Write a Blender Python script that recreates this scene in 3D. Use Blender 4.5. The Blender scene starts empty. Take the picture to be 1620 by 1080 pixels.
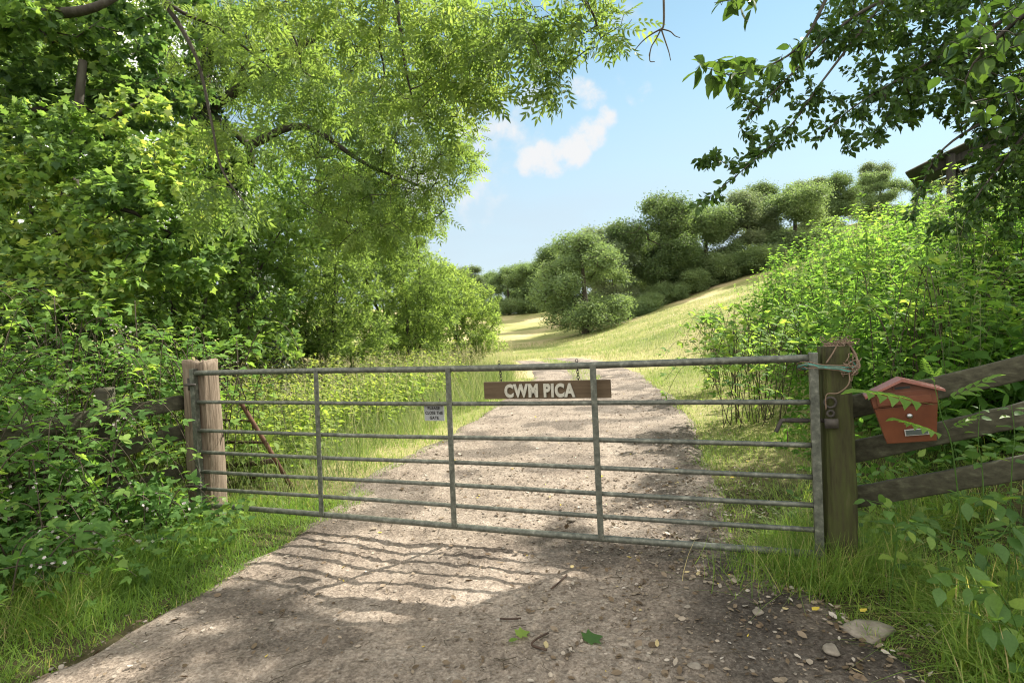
import bpy, bmesh, math
import numpy as np
from mathutils import Vector, Matrix

# ------------------------------------------------------------------ camera, sky, sun, exposure
SC = bpy.context.scene
COL = SC.collection
rng = np.random.default_rng(11)

F_PX = 900.0                       # focal length in pixels of the 1620 px wide photograph
EYE = np.array([0.0, 0.0, 1.48])
PITCH, ROLL = math.radians(1.5), math.radians(2.75)
fw = np.array([0, math.cos(PITCH), -math.sin(PITCH)])
up0 = np.array([0, math.sin(PITCH), math.cos(PITCH)])
rt0 = np.array([1.0, 0, 0])
RT = math.cos(ROLL) * rt0 - math.sin(ROLL) * up0
UP = math.cos(ROLL) * up0 + math.sin(ROLL) * rt0

cam_d = bpy.data.cameras.new('camera')
cam_d.sensor_width = 36.0
cam_d.lens = 36.0 * F_PX / 1620.0
cam_d.clip_start, cam_d.clip_end = 0.05, 3000
cam = bpy.data.objects.new('camera', cam_d)
COL.objects.link(cam)
m = Matrix.Identity(4)
for i in range(3):
    m[i][0], m[i][1], m[i][2], m[i][3] = RT[i], UP[i], -fw[i], EYE[i]
cam.matrix_world = m
SC.camera = cam


def P(px, py, d):
    """A pixel of the photograph at depth d (metres along the view axis) as a point of the place."""
    return EYE + RT * ((px - 810) / F_PX * d) - UP * ((py - 540) / F_PX * d) + fw * d


def ray(px, py):
    v = RT * ((px - 810) / F_PX) - UP * ((py - 540) / F_PX) + fw
    return v / np.linalg.norm(v)


SUN = np.array([0.86, 0.66, 1.0])
SUN = SUN / np.linalg.norm(SUN)
SUN_EL = math.asin(SUN[2])
SUN_AZ = math.atan2(SUN[0], SUN[1])

sun_d = bpy.data.lights.new('sun', 'SUN')
sun_d.energy = 4.6
sun_d.angle = math.radians(0.55)
sun_d.color = (1.0, 0.93, 0.82)
sun = bpy.data.objects.new('sun', sun_d)
sun.rotation_euler = Vector(-SUN).to_track_quat('-Z', 'Y').to_euler()
sun.location = (20, 15, 30)
COL.objects.link(sun)

W = bpy.data.worlds.new('World')
SC.world = W
W.use_nodes = True
wn, wl = W.node_tree.nodes, W.node_tree.links
wn.clear()
w_out = wn.new('ShaderNodeOutputWorld')
w_bg = wn.new('ShaderNodeBackground')
w_bg.inputs['Strength'].default_value = 0.15
sky = wn.new('ShaderNodeTexSky')
sky.sky_type = 'NISHITA'
sky.sun_disc = False
sky.sun_elevation = SUN_EL
sky.sun_rotation = SUN_AZ
sky.air_density, sky.dust_density, sky.ozone_density = 1.0, 0.0, 3.0
tc = wn.new('ShaderNodeTexCoord')


def wmath(op, a, b=None, c=None):
    n = wn.new('ShaderNodeMath')
    n.operation = op
    for k, v in enumerate((a, b, c)):
        if v is None:
            continue
        if isinstance(v, (int, float)):
            n.inputs[k].default_value = v
        else:
            wl.new(v, n.inputs[k])
    return n.outputs[0]


# a few fair-weather clouds: soft discs on the sky, broken up by noise
noi = wn.new('ShaderNodeTexNoise')
noi.inputs['Scale'].default_value = 17.0
noi.inputs['Detail'].default_value = 7.0
noi.inputs['Roughness'].default_value = 0.58
wl.new(tc.outputs['Generated'], noi.inputs['Vector'])
noi2 = wn.new('ShaderNodeTexNoise')
noi2.inputs['Scale'].default_value = 2.6
noi2.inputs['Detail'].default_value = 5.0
mp = wn.new('ShaderNodeMapping')
mp.inputs['Scale'].default_value = (1, 1, 3.2)
wl.new(tc.outputs['Generated'], mp.inputs['Vector'])
wl.new(mp.outputs[0], noi2.inputs['Vector'])
cloud = None
for (cx, cy, rad, amt) in ((838, 258, 27, .9), (872, 250, 32, .95), (905, 235, 32, .95), (935, 212, 27, .85), (958, 185, 20, .75), (938, 150, 24, .72), (915, 137, 16, .6),
                           (1012, 150, 24, .55), (855, 190, 20, .5), (800, 195, 90, .42), (985, 85, 70, .36), (760, 180, 90, .5), (690, 250, 130, .55)):
    v = ray(cx, cy)
    dt = wn.new('ShaderNodeVectorMath')
    dt.operation = 'DOT_PRODUCT'
    dt.inputs[1].default_value = tuple(v)
    wl.new(tc.outputs['Generated'], dt.inputs[0])
    ang = math.atan(rad / F_PX)
    mr = wn.new('ShaderNodeMapRange')
    mr.interpolation_type = 'SMOOTHSTEP'
    mr.inputs['From Min'].default_value = math.cos(ang * 1.32)
    mr.inputs['From Max'].default_value = 1.0
    mr.inputs['To Max'].default_value = amt
    wl.new(dt.outputs['Value'], mr.inputs['Value'])
    cloud = mr.outputs[0] if cloud is None else wmath('MAXIMUM', cloud, mr.outputs[0])
nz = wmath('MULTIPLY_ADD', noi.outputs[0], 2.9, -1.5)
cl = wmath('ADD', cloud, wmath('MULTIPLY', nz, wmath('MINIMUM', wmath('MULTIPLY', cloud, 1.6), 1.0)))
mrc = wn.new('ShaderNodeMapRange')
mrc.interpolation_type = 'SMOOTHSTEP'
mrc.inputs['From Min'].default_value = 0.22
mrc.inputs['From Max'].default_value = 0.95
wl.new(cl, mrc.inputs['Value'])
# thin veil low over the horizon
sep = wn.new('ShaderNodeSeparateXYZ')
wl.new(tc.outputs['Generated'], sep.inputs[0])
veil = wn.new('ShaderNodeMapRange')
veil.interpolation_type = 'SMOOTHSTEP'
veil.inputs['From Min'].default_value = 0.50
veil.inputs['From Max'].default_value = 0.02
veil.inputs['To Min'].default_value = 0.0
veil.inputs['To Max'].default_value = 1.0
wl.new(sep.outputs['Z'], veil.inputs['Value'])
vamt = wmath('MULTIPLY', veil.outputs[0], wmath('MULTIPLY_ADD', noi2.outputs[0], 0.9, 0.45))
SKY_BASE = wn.new('ShaderNodeMix')
SKY_BASE.data_type = 'RGBA'
SKY_BASE.inputs['B'].default_value = (1.55, 1.78, 2.0, 1)
wl.new(vamt, SKY_BASE.inputs['Factor'])
dim = wn.new('ShaderNodeHueSaturation')
dim.inputs['Value'].default_value = 0.41
dim.inputs['Saturation'].default_value = 0.80
dim.inputs['Hue'].default_value = 0.466
wl.new(sky.outputs[0], dim.inputs['Color'])
wl.new(dim.outputs[0], SKY_BASE.inputs['A'])
mixc = wn.new('ShaderNodeMix')
mixc.data_type = 'RGBA'
mixc.inputs['B'].default_value = (2.15, 2.18, 2.22, 1)
wl.new(mrc.outputs[0], mixc.inputs['Factor'])
wl.new(SKY_BASE.outputs['Result'], mixc.inputs['A'])
# added fill light: broken bright cloud behind the camera, unseen but for its left edge
fill_cloud = wn.new('ShaderNodeMapRange')
fill_cloud.interpolation_type = 'SMOOTHSTEP'
fill_cloud.inputs['From Min'].default_value = 0.35
fill_cloud.inputs['From Max'].default_value = 0.0
wl.new(wmath('ADD', wmath('MULTIPLY_ADD', wmath('MAXIMUM', wmath('MULTIPLY_ADD', sep.outputs['X'], -1.0, -0.22), 0.0), -2.6, sep.outputs['Y']), wmath('MULTIPLY_ADD', noi2.outputs[0], 0.5, -0.25)), fill_cloud.inputs['Value'])
fill_mix = wn.new('ShaderNodeMix')
fill_mix.data_type = 'RGBA'
fill_mix.inputs['B'].default_value = (5.6, 5.45, 5.1, 1)
wl.new(wmath('MULTIPLY', fill_cloud.outputs[0], wmath('MULTIPLY_ADD', noi.outputs[0], 0.9, 0.5)), fill_mix.inputs['Factor'])
wl.new(mixc.outputs['Result'], fill_mix.inputs['A'])
wl.new(fill_mix.outputs['Result'], w_bg.inputs['Color'])
wl.new(w_bg.outputs[0], w_out.inputs[0])

SC.view_settings.view_transform = 'Standard'
SC.view_settings.look = 'None'
SC.view_settings.gamma = 1.0
SC.view_settings.exposure = 1.5
SC.cycles.filter_width = 1.15
SC.cycles.max_bounces = 8
SC.cycles.diffuse_bounces = 4
SC.cycles.transmission_bounces = 6
SC.cycles.glossy_bounces = 2
SC.cycles.caustics_reflective = False
SC.cycles.caustics_refractive = False

# ------------------------------------------------------------------ mesh helpers


class MB:
    """Collects triangles and quads (numpy) with one random value per piece and links them as ONE mesh object."""

    def __init__(self):
        self.v, self.f3, self.f4, self.a, self.n = [], [], [], [], 0

    def add(self, v, f3=None, f4=None, rnd=0.5):
        v = np.asarray(v, float).reshape(-1, 3)
        if len(v) == 0:
            return
        if f3 is not None and len(f3):
            self.f3.append(np.asarray(f3, int).reshape(-1, 3) + self.n)
        if f4 is not None and len(f4):
            self.f4.append(np.asarray(f4, int).reshape(-1, 4) + self.n)
        self.v.append(v)
        self.a.append(np.broadcast_to(np.asarray(rnd, float), (len(v),)).copy())
        self.n += len(v)

    def mesh(self, name, mat, smooth=False):
        me = bpy.data.meshes.new(name)
        v = np.concatenate(self.v)
        f3 = np.concatenate(self.f3) if self.f3 else np.zeros((0, 3), int)
        f4 = np.concatenate(self.f4) if self.f4 else np.zeros((0, 4), int)
        me.vertices.add(len(v))
        me.vertices.foreach_set('co', v.astype(np.float32).ravel())
        nl = f3.size + f4.size
        me.loops.add(nl)
        me.loops.foreach_set('vertex_index', np.concatenate([f3.ravel(), f4.ravel()]).astype(np.int32))
        me.polygons.add(len(f3) + len(f4))
        st = np.concatenate([np.arange(len(f3)) * 3, f3.size + np.arange(len(f4)) * 4])
        me.polygons.foreach_set('loop_start', st.astype(np.int32))
        if smooth:
            me.polygons.foreach_set('use_smooth', np.ones(len(f3) + len(f4), bool))
        at = me.attributes.new('rnd', 'FLOAT', 'POINT')
        at.data.foreach_set('value', np.concatenate(self.a).astype(np.float32))
        me.update(calc_edges=True)
        me.materials.append(mat)
        return me

    def build(self, name, mat, parent=None, smooth=False):
        o = bpy.data.objects.new(name, self.mesh(name, mat, smooth))
        COL.objects.link(o)
        if parent is not None:
            o.parent = parent
            o.matrix_parent_inverse = Matrix.Translation(-parent.location)
        return o


def tag(o, label=None, cat=None, group=None, kind=None):
    if label:
        o['label'] = label
    if cat:
        o['category'] = cat
    if group:
        o['group'] = group
    if kind:
        o['kind'] = kind
    return o


def empty(name, loc, label, cat, group=None):
    o = bpy.data.objects.new(name, None)
    o.empty_display_size = 0.1
    o.location = loc
    COL.objects.link(o)
    return tag(o, label, cat, group)


def copy_thing(o, loc, rz=0.0, s=1.0, label=None):
    c = o.copy()
    COL.objects.link(c)
    c.location = loc
    c.rotation_euler = (0, 0, rz)
    c.scale = (s, s, s)
    if label:
        c['label'] = label
    for ch in o.children:
        k = ch.copy()
        COL.objects.link(k)
        k.parent = c
    return c


def nrm(a):
    return a / np.maximum(np.linalg.norm(a, axis=-1, keepdims=True), 1e-9)


def frames(d, n):
    y = nrm(d)
    x = nrm(np.cross(y, n))
    z = np.cross(x, y)
    return np.stack([x, y, z], axis=-1)


def inst(mb, tv, tf, pos, R, s, rnd):
    """Copies of a template (tv, triangles tf) at pos with frames R and sizes s."""
    N, k = len(pos), len(tv)
    if N == 0:
        return
    s = np.asarray(s, float)
    s3 = s[:, None] * np.ones(3) if s.ndim == 1 else s
    loc = tv[None, :, :] * s3[:, None, :]
    v = np.einsum('nij,nkj->nki', R, loc) + pos[:, None, :]
    f = tf[None, :, :] + (np.arange(N) * k)[:, None, None]
    mb.add(v.reshape(-1, 3), f3=f.reshape(-1, 3), rnd=np.repeat(rnd, k))


def rdir(n, g=rng):
    return nrm(g.normal(size=(n, 3)))


def ring_frames(d):
    ref = np.tile(np.array([0.37, 0.91, 0.12]), (len(d), 1))
    bad = np.abs((nrm(d) * nrm(ref)).sum(1)) > 0.92
    ref[bad] = [0.9, -0.3, 0.3]
    x = nrm(np.cross(d, ref))
    y = np.cross(nrm(d), x)
    return x, y


def tube(mb, pts, rad, k=6, rnd=0.5, cap=True):
    pts = np.asarray(pts, float)
    rad = np.broadcast_to(np.asarray(rad, float), (len(pts),))
    d = np.gradient(pts, axis=0)
    t0 = nrm(d)[0]
    ref = np.array([0, 0, 1.0]) if abs(t0[2]) < 0.9 else np.array([1.0, 0, 0])
    x = np.cross(t0, ref)
    x /= np.linalg.norm(x)
    V = []
    th = np.arange(k) / k * 2 * math.pi
    for i in range(len(pts)):
        t = d[i] / max(np.linalg.norm(d[i]), 1e-9)
        x = x - t * np.dot(x, t)
        x /= max(np.linalg.norm(x), 1e-9)
        y = np.cross(t, x)
        V.append(pts[i] + rad[i] * (np.cos(th)[:, None] * x + np.sin(th)[:, None] * y))
    V = np.concatenate(V)
    n = len(pts)
    f = []
    for i in range(n - 1):
        for j in range(k):
            a, b = i * k + j, i * k + (j + 1) % k
            f.append((a, b, b + k, a + k))
    f3 = []
    if cap:
        V = np.concatenate([V, pts[:1], pts[-1:]])
        for j in range(k):
            f3.append((n * k, (j + 1) % k, j))
            f3.append((n * k + 1, (n - 1) * k + j, (n - 1) * k + (j + 1) % k))
    mb.add(V, f3=f3, f4=f, rnd=rnd)


def bez(pts, n=12):
    """Smooth curve through the points (Catmull-Rom)."""
    p = np.asarray(pts, float)
    p = np.concatenate([2 * p[:1] - p[1:2], p, 2 * p[-1:] - p[-2:-1]])
    out = []
    for i in range(1, len(p) - 2):
        t = np.linspace(0, 1, n, endpoint=False)[:, None]
        a, b, c, d = p[i - 1], p[i], p[i + 1], p[i + 2]
        out.append(0.5 * ((2 * b) + (c - a) * t + (2 * a - 5 * b + 4 * c - d) * t ** 2 + (-a + 3 * b - 3 * c + d) * t ** 3))
    out.append(p[-2:-1])
    return np.concatenate(out)


def bm_obj(name, bm, mat, parent=None, smooth=False):
    me = bpy.data.meshes.new(name)
    bmesh.ops.recalc_face_normals(bm, faces=bm.faces)
    bm.to_mesh(me)
    bm.free()
    me.materials.append(mat)
    if smooth:
        for p in me.polygons:
            p.use_smooth = True
    o = bpy.data.objects.new(name, me)
    COL.objects.link(o)
    if parent is not None:
        o.parent = parent
    return o


def bm_box(bm, lo, hi, bevel=0.0):
    lo, hi = Vector(lo), Vector(hi)
    r = bmesh.ops.create_cube(bm, size=1.0)
    vs = r['verts']
    for v in vs:
        v.co = Vector([lo[i] + (v.co[i] + 0.5) * (hi[i] - lo[i]) for i in range(3)])
    if bevel:
        es = list({e for v in vs for e in v.link_edges})
        bmesh.ops.bevel(bm, geom=es, offset=bevel, segments=2, profile=0.7, affect='EDGES', clamp_overlap=True)


def vnoise(x, y, f, seed=0):
    """Cheap smooth value noise in numpy, about -1..1."""
    g = np.random.default_rng(seed + 1000).uniform(-1, 1, (256, 256))
    xs, ys = np.asarray(x) * f + 37.3, np.asarray(y) * f + 91.7
    xi, yi = np.floor(xs).astype(int), np.floor(ys).astype(int)
    fx, fy = xs - xi, ys - yi
    fx, fy = fx * fx * (3 - 2 * fx), fy * fy * (3 - 2 * fy)
    G = lambda a, b: g[a % 256, b % 256]
    return (G(xi, yi) * (1 - fx) + G(xi + 1, yi) * fx) * (1 - fy) + (G(xi, yi + 1) * (1 - fx) + G(xi + 1, yi + 1) * fx) * fy


def sstep(x, a, b):
    t = np.clip((np.asarray(x, float) - a) / (b - a), 0, 1)
    return t * t * (3 - 2 * t)


# ------------------------------------------------------------------ lie of the land
TL = ([-30, 1, 2.6, 4.2, 5.7, 7.5, 9.7, 13, 16, 20, 26, 32], [-3.4, -2.75, -2.2, -1.65, -1.5, -1.05, -.6, 0.05, .55, .7, .1, -1.6])
TR = ([-30, 1, 2.6, 3.7, 5.5, 8.2, 12, 16, 20, 26, 32], [2.6, 1.75, 1.58, 1.45, 1.9, 2.55, 3.05, 3.45, 3.5, 2.9, 1.3])


def xl(y):
    return np.interp(y, *TL)


def xr(y):
    return np.interp(y, *TR)


def hgt(x, y):
    x, y = np.asarray(x, float), np.asarray(y, float)
    toe = np.interp(y, [-30, 0, 4, 10, 20, 80, 200], [3.2, 2.4, 2.3, 3.6, 5.0, 6.5, 9.0])
    w = np.interp(y, [0, 5, 20, 80], [0.25, 0.3, 0.9, 3.0])
    sl = np.interp(y, [0, 6, 20, 80, 200], [0.27, 0.30, 0.29, 0.26, 0.2])
    bank = sl * w * np.logaddexp(0, (x - toe) / w)
    bank = np.where(bank > 12, 12 + 6 * np.tanh((bank - 12) / 6), bank)
    bank = bank + .72 * sstep(x - toe, .3, 4.6) * sstep(y, 3.6, 7.5) * (1 - sstep(y, 20, 34))
    far = 4.2 * sstep(y, 62, 125) - 0.7 * np.exp(-((y - 50) / 16.0) ** 2) + 6 * sstep(y, 140, 420)
    left = 0.10 * np.logaddexp(0, (-x - 6.0) / 1.0)
    left = np.minimum(left, 3)
    off = np.clip(np.maximum(xl(y) - x, x - xr(y)), 0, 1)
    rough = (0.05 * vnoise(x, y, 0.9, 1) + 0.02 * vnoise(x, y, 3.1, 2)) * off
    rut = -0.02 * np.exp(-((x - (xl(y) * .72 + xr(y) * .28)) / .28) ** 2) - 0.02 * np.exp(-((x - (xl(y) * .28 + xr(y) * .72)) / .28) ** 2)
    return bank + far + left + rough + rut * (1 - off) * (y < 40) + 0.25 * vnoise(x, y, 0.06, 3) * sstep(y, 15, 50)


def ground(px, py, dmax=300):
    """Where the sight line through a pixel meets the land."""
    v = ray(px, py)
    t = np.linspace(0.5, dmax, 6000)
    p = EYE + v * t[:, None]
    u = np.nonzero(p[:, 2] < hgt(p[:, 0], p[:, 1]))[0]
    return p[u[0]] if len(u) else p[-1]


# ------------------------------------------------------------------ materials
def mat_new(name):
    mt = bpy.data.materials.new(name)
    mt.use_nodes = True
    nt = mt.node_tree
    return mt, nt.nodes, nt.links, nt.nodes['Principled BSDF'], nt.nodes['Material Output']


def ramp(n, stops):
    r = n.new('ShaderNodeValToRGB')
    e = r.color_ramp.elements
    while len(e) > 1:
        e.remove(e[-1])
    e[0].position, e[0].color = stops[0][0], (*stops[0][1], 1)
    for p, c in stops[1:]:
        k = e.new(p)
        k.color = (*c, 1)
    return r


def leaf_mat(name, stops, trans=0.42, tint=(1.19, 1.12, 0.58), rough=0.6, spec=0.2):
    mt, n, l, b, out = mat_new(name)
    at = n.new('ShaderNodeAttribute')
    at.attribute_name = 'rnd'
    r = ramp(n, stops)
    l.new(at.outputs['Fac'], r.inputs['Fac'])
    tn = n.new('ShaderNodeTexNoise')
    tn.inputs['Scale'].default_value = 34
    tn.inputs['Detail'].default_value = 2
    hs = n.new('ShaderNodeHueSaturation')
    mr = n.new('ShaderNodeMapRange')
    mr.inputs['To Min'].default_value, mr.inputs['To Max'].default_value = 0.75, 1.25
    l.new(tn.outputs[0], mr.inputs['Value'])
    l.new(mr.outputs[0], hs.inputs['Value'])
    l.new(r.outputs[0], hs.inputs['Color'])
    l.new(hs.outputs[0], b.inputs['Base Color'])
    b.inputs['Roughness'].default_value = rough
    b.inputs['Specular IOR Level'].default_value = spec
    tr = n.new('ShaderNodeBsdfTranslucent')
    mu = n.new('ShaderNodeMix')
    mu.data_type = 'RGBA'
    mu.blend_type = 'MULTIPLY'
    mu.inputs['Factor'].default_value = 1.0
    mu.inputs['B'].default_value = (*[t * 1.9 for t in tint], 1)
    l.new(hs.outputs[0], mu.inputs['A'])
    l.new(mu.outputs['Result'], tr.inputs['Color'])
    mx = n.new('ShaderNodeMixShader')
    mx.inputs[0].default_value = trans
    l.new(b.outputs[0], mx.inputs[1])
    l.new(tr.outputs[0], mx.inputs[2])
    l.new(mx.outputs[0], out.inputs['Surface'])
    return mt


def surf_mat(name, stops, scale=6.0, rough=0.8, bump=0.3, stretch=(1, 1, 1), metal=0.0, detail=8, obj=True, spec=0.3, bdist=0.01):
    mt, n, l, b, out = mat_new(name)
    tcn = n.new('ShaderNodeTexCoord')
    mpn = n.new('ShaderNodeMapping')
    mpn.inputs['Scale'].default_value = stretch
    l.new(tcn.outputs['Object' if obj else 'Generated'], mpn.inputs['Vector'])
    t = n.new('ShaderNodeTexNoise')
    t.inputs['Scale'].default_value = scale
    t.inputs['Detail'].default_value = detail
    t.inputs['Roughness'].default_value = 0.65
    l.new(mpn.outputs[0], t.inputs['Vector'])
    r = ramp(n, stops)
    l.new(t.outputs[0], r.inputs['Fac'])
    l.new(r.outputs[0], b.inputs['Base Color'])
    b.inputs['Roughness'].default_value = rough
    b.inputs['Metallic'].default_value = metal
    b.inputs['Specular IOR Level'].default_value = spec
    bp = n.new('ShaderNodeBump')
    bp.inputs['Strength'].default_value = bump
    bp.inputs['Distance'].default_value = bdist
    l.new(t.outputs[0], bp.inputs['Height'])
    l.new(bp.outputs[0], b.inputs['Normal'])
    return mt


G = lambda r, g, b: (r, g, b)
M_ASH = leaf_mat('ash_leaf', [(0, G(0.071, 0.123, 0.044)), (.5, G(0.129, 0.199, 0.061)), (1, G(0.200, 0.268, 0.091))], .5)
M_MAPLE = leaf_mat('maple_leaf', [(0, G(0.052, 0.107, 0.044)), (.5, G(0.108, 0.191, 0.059)), (.85, G(0.167, 0.251, 0.074)), (1, G(0.282, 0.336, 0.099))], .48)
M_DARK = leaf_mat('dark_leaf', [(0, G(0.028, 0.061, 0.019)), (.6, G(0.051, 0.102, 0.024)), (1, G(0.089, 0.158, 0.034))], .32, rough=.4)
M_HAZEL = leaf_mat('hazel_leaf', [(0, G(0.064, 0.119, 0.042)), (.6, G(0.123, 0.206, 0.059)), (1, G(0.202, 0.293, 0.081))], .45)
M_WILLOW = leaf_mat('willow_leaf', [(0, G(0.086, 0.137, 0.051)), (.5, G(0.128, 0.197, 0.064)), (1, G(0.208, 0.284, 0.100))], .55)
M_NETTLE = leaf_mat('nettle_leaf', [(0, G(0.050, 0.116, 0.030)), (.5, G(0.085, 0.179, 0.038)), (1, G(0.149, 0.252, 0.060))], .58, rough=.8, spec=.06)
M_BRAMBLE = leaf_mat('bramble_leaf', [(0, G(0.053, 0.120, 0.036)), (.6, G(0.113, 0.214, 0.054)), (1, G(0.227, 0.328, 0.079))], .46, rough=.7, spec=.12)
M_IVY = leaf_mat('ivy_leaf', [(0, G(.015, .035, .012)), (1, G(.04, .075, .02))], .2, rough=.35)
M_FAR = leaf_mat('oak_leaf', [(0, G(0.095, 0.141, 0.071)), (.5, G(0.132, 0.192, 0.089)), (1, G(0.191, 0.246, 0.119))], .38, tint=(1.1, 1.1, .6), rough=.6)
M_FARB = leaf_mat('alder_leaf', [(0, G(.085, .125, .075)), (.5, G(.125, .165, .09)), (1, G(.18, .21, .12))], .36, tint=(1.1, 1.1, .7), rough=.6)
M_FARC = leaf_mat('elm_leaf', [(0, G(.06, .10, .045)), (.5, G(.09, .135, .055)), (1, G(.13, .18, .07))], .36, tint=(1.1, 1.1, .6), rough=.6)
M_GRASS = leaf_mat('grass_blade', [(0, G(0.083, 0.159, 0.031)), (.6, G(0.139, 0.228, 0.043)), (.88, G(0.237, 0.316, 0.078)), (1, G(0.416, 0.342, 0.187))], .42)
M_LAWN = leaf_mat('verge_blade', [(0, G(0.095, 0.159, 0.038)), (.5, G(0.155, 0.232, 0.063)), (.85, G(0.224, 0.288, 0.101)), (1, G(0.344, 0.335, 0.214))], .42)
M_HAY = leaf_mat('hay_blade', [(0, G(0.106, 0.158, 0.052)), (.5, G(0.189, 0.230, 0.093)), (.8, G(0.271, 0.277, 0.162)), (1, G(0.347, 0.302, 0.243))], .40, tint=(1.05, 1.0, .7))
M_WEED = leaf_mat('weed_leaf', [(0, G(0.051, 0.108, 0.030)), (.6, G(0.086, 0.164, 0.040)), (1, G(0.172, 0.253, 0.050))], .4, rough=.45)
M_PETAL = leaf_mat('petal', [(0, G(.46, .42, .40)), (1, G(.58, .54, .52))], .3, tint=(.55, .55, .55), rough=.7)
M_BARK = surf_mat('bark', [(.3, G(0.025, 0.021, 0.016)), (.55, G(0.065, 0.058, 0.045)), (.75, G(0.100, 0.095, 0.075))], 9, .9, .7, (1, 1, .3), bdist=.02)
M_TWIG = surf_mat('twig_bark', [(.3, G(0.039, 0.030, 0.019)), (.7, G(0.083, 0.069, 0.047))], 20, .85, .3)
M_LITTER = leaf_mat('dead_leaf', [(0, G(.07, .048, .028)), (.35, G(.15, .11, .07)), (.7, G(.26, .215, .16)), (.93, G(.42, .38, .33)), (.95, G(.45, .34, .05)), (1, G(.5, .40, .07))], .12, tint=(.6, .5, .4), rough=.6)
M_STONE = surf_mat('stone', [(.25, G(0.102, 0.085, 0.068)), (.5, G(0.204, 0.178, 0.145)), (.75, G(0.306, 0.276, 0.234))], 14, .9, .8)
M_GALV = surf_mat('galvanised_steel', [(.3, G(0.042, 0.047, 0.036)), (.45, G(0.079, 0.085, 0.068)), (.58, G(0.117, 0.124, 0.099)), (.72, G(0.225, 0.231, 0.189))], 30, .5, .25, metal=.25, spec=.5, bdist=.002)
M_OAK = surf_mat('weathered_oak', [(.28, G(0.045, 0.032, 0.022)), (.48, G(0.156, 0.120, 0.085)), (.7, G(0.247, 0.201, 0.152))], 9, .9, .9, (5, 5, .35), bdist=.012)
M_MOSSY = surf_mat('mossy_post', [(.28, G(0.018, 0.017, 0.009)), (.45, G(0.043, 0.042, 0.017)), (.6, G(0.051, 0.060, 0.017)), (.75, G(0.087, 0.078, 0.041))], 7, .9, .8, (3.2, 3.2, .5), bdist=.01)
M_RAIL = surf_mat('dark_rail', [(.3, G(0.024, 0.023, 0.014)), (.55, G(0.057, 0.055, 0.035)), (.78, G(0.116, 0.122, 0.078))], 6, .9, .7, (.6, 5, 5), bdist=.006)
M_SIGNW = surf_mat('sign_wood', [(.3, G(0.065, 0.043, 0.023)), (.6, G(0.108, 0.076, 0.044)), (.8, G(0.146, 0.113, 0.068))], 7, .7, .35, (.5, 6, 6), bdist=.003)
M_LETTER = surf_mat('cream_letter', [(.3, G(0.351, 0.334, 0.269)), (.7, G(0.478, 0.466, 0.398))], 30, .7, .2, bdist=.002)
M_RUST = surf_mat('rusty_iron', [(.3, G(0.039, 0.019, 0.012)), (.55, G(0.095, 0.047, 0.025)), (.8, G(0.151, 0.095, 0.057))], 18, .85, .5, bdist=.004)
M_RUSTD = surf_mat('dark_rust', [(.3, G(0.030, 0.019, 0.014)), (.7, G(0.078, 0.048, 0.033))], 24, .8, .4, bdist=.003)
M_IRON = surf_mat('dark_iron', [(.3, G(.022, .020, .018)), (.7, G(.075, .065, .055))], 24, .7, .4, bdist=.003)
M_RED = surf_mat('red_paint', [(.3, G(0.090, 0.025, 0.009)), (.55, G(0.125, 0.036, 0.013)), (.8, G(0.170, 0.057, 0.024))], 9, .5, .08, spec=.4, bdist=.003)
M_ROOFP = surf_mat('pink_roof_paint', [(.3, G(0.182, 0.050, 0.031)), (.55, G(0.225, 0.082, 0.061)), (.8, G(0.259, 0.114, 0.088))], 26, .5, .15, spec=.5, bdist=.003)
M_STEEL = surf_mat('bright_steel', [(.3, G(.35, .36, .37)), (.7, G(.55, .56, .57))], 40, .3, .05, metal=.9)
M_BLACK = surf_mat('black_slot', [(.3, G(.012, .012, .012)), (.7, G(.03, .03, .03))], 20, .5, .05)
M_PLATE = surf_mat('card_plate', [(.3, G(.03, .045, .045)), (.7, G(.06, .08, .075))], 20, .25, .05, spec=.6)
M_ORANGE = surf_mat('orange_twine', [(.3, G(0.134, 0.085, 0.057)), (.7, G(0.224, 0.169, 0.120))], 60, .9, .2)
M_TEAL = surf_mat('teal_twine', [(.3, G(.05, .17, .14)), (.7, G(.12, .30, .25))], 60, .9, .2)
M_WHITE = surf_mat('sign_white', [(.3, G(0.228, 0.240, 0.239)), (.7, G(0.312, 0.324, 0.322))], 20, .6, .05)
M_INK = surf_mat('sign_ink', [(.3, G(.02, .02, .02)), (.7, G(.04, .04, .04))], 20, .6, .05)
M_SHEET = surf_mat('corrugated_sheet', [(.3, G(0.084, 0.084, 0.075)), (.7, G(0.192, 0.180, 0.149))], 5, .7, .3)
M_SHEDW = surf_mat('shed_timber', [(.3, G(0.024, 0.024, 0.020)), (.7, G(0.072, 0.067, 0.055))], 5, .9, .5, (3, 3, .4))


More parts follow.
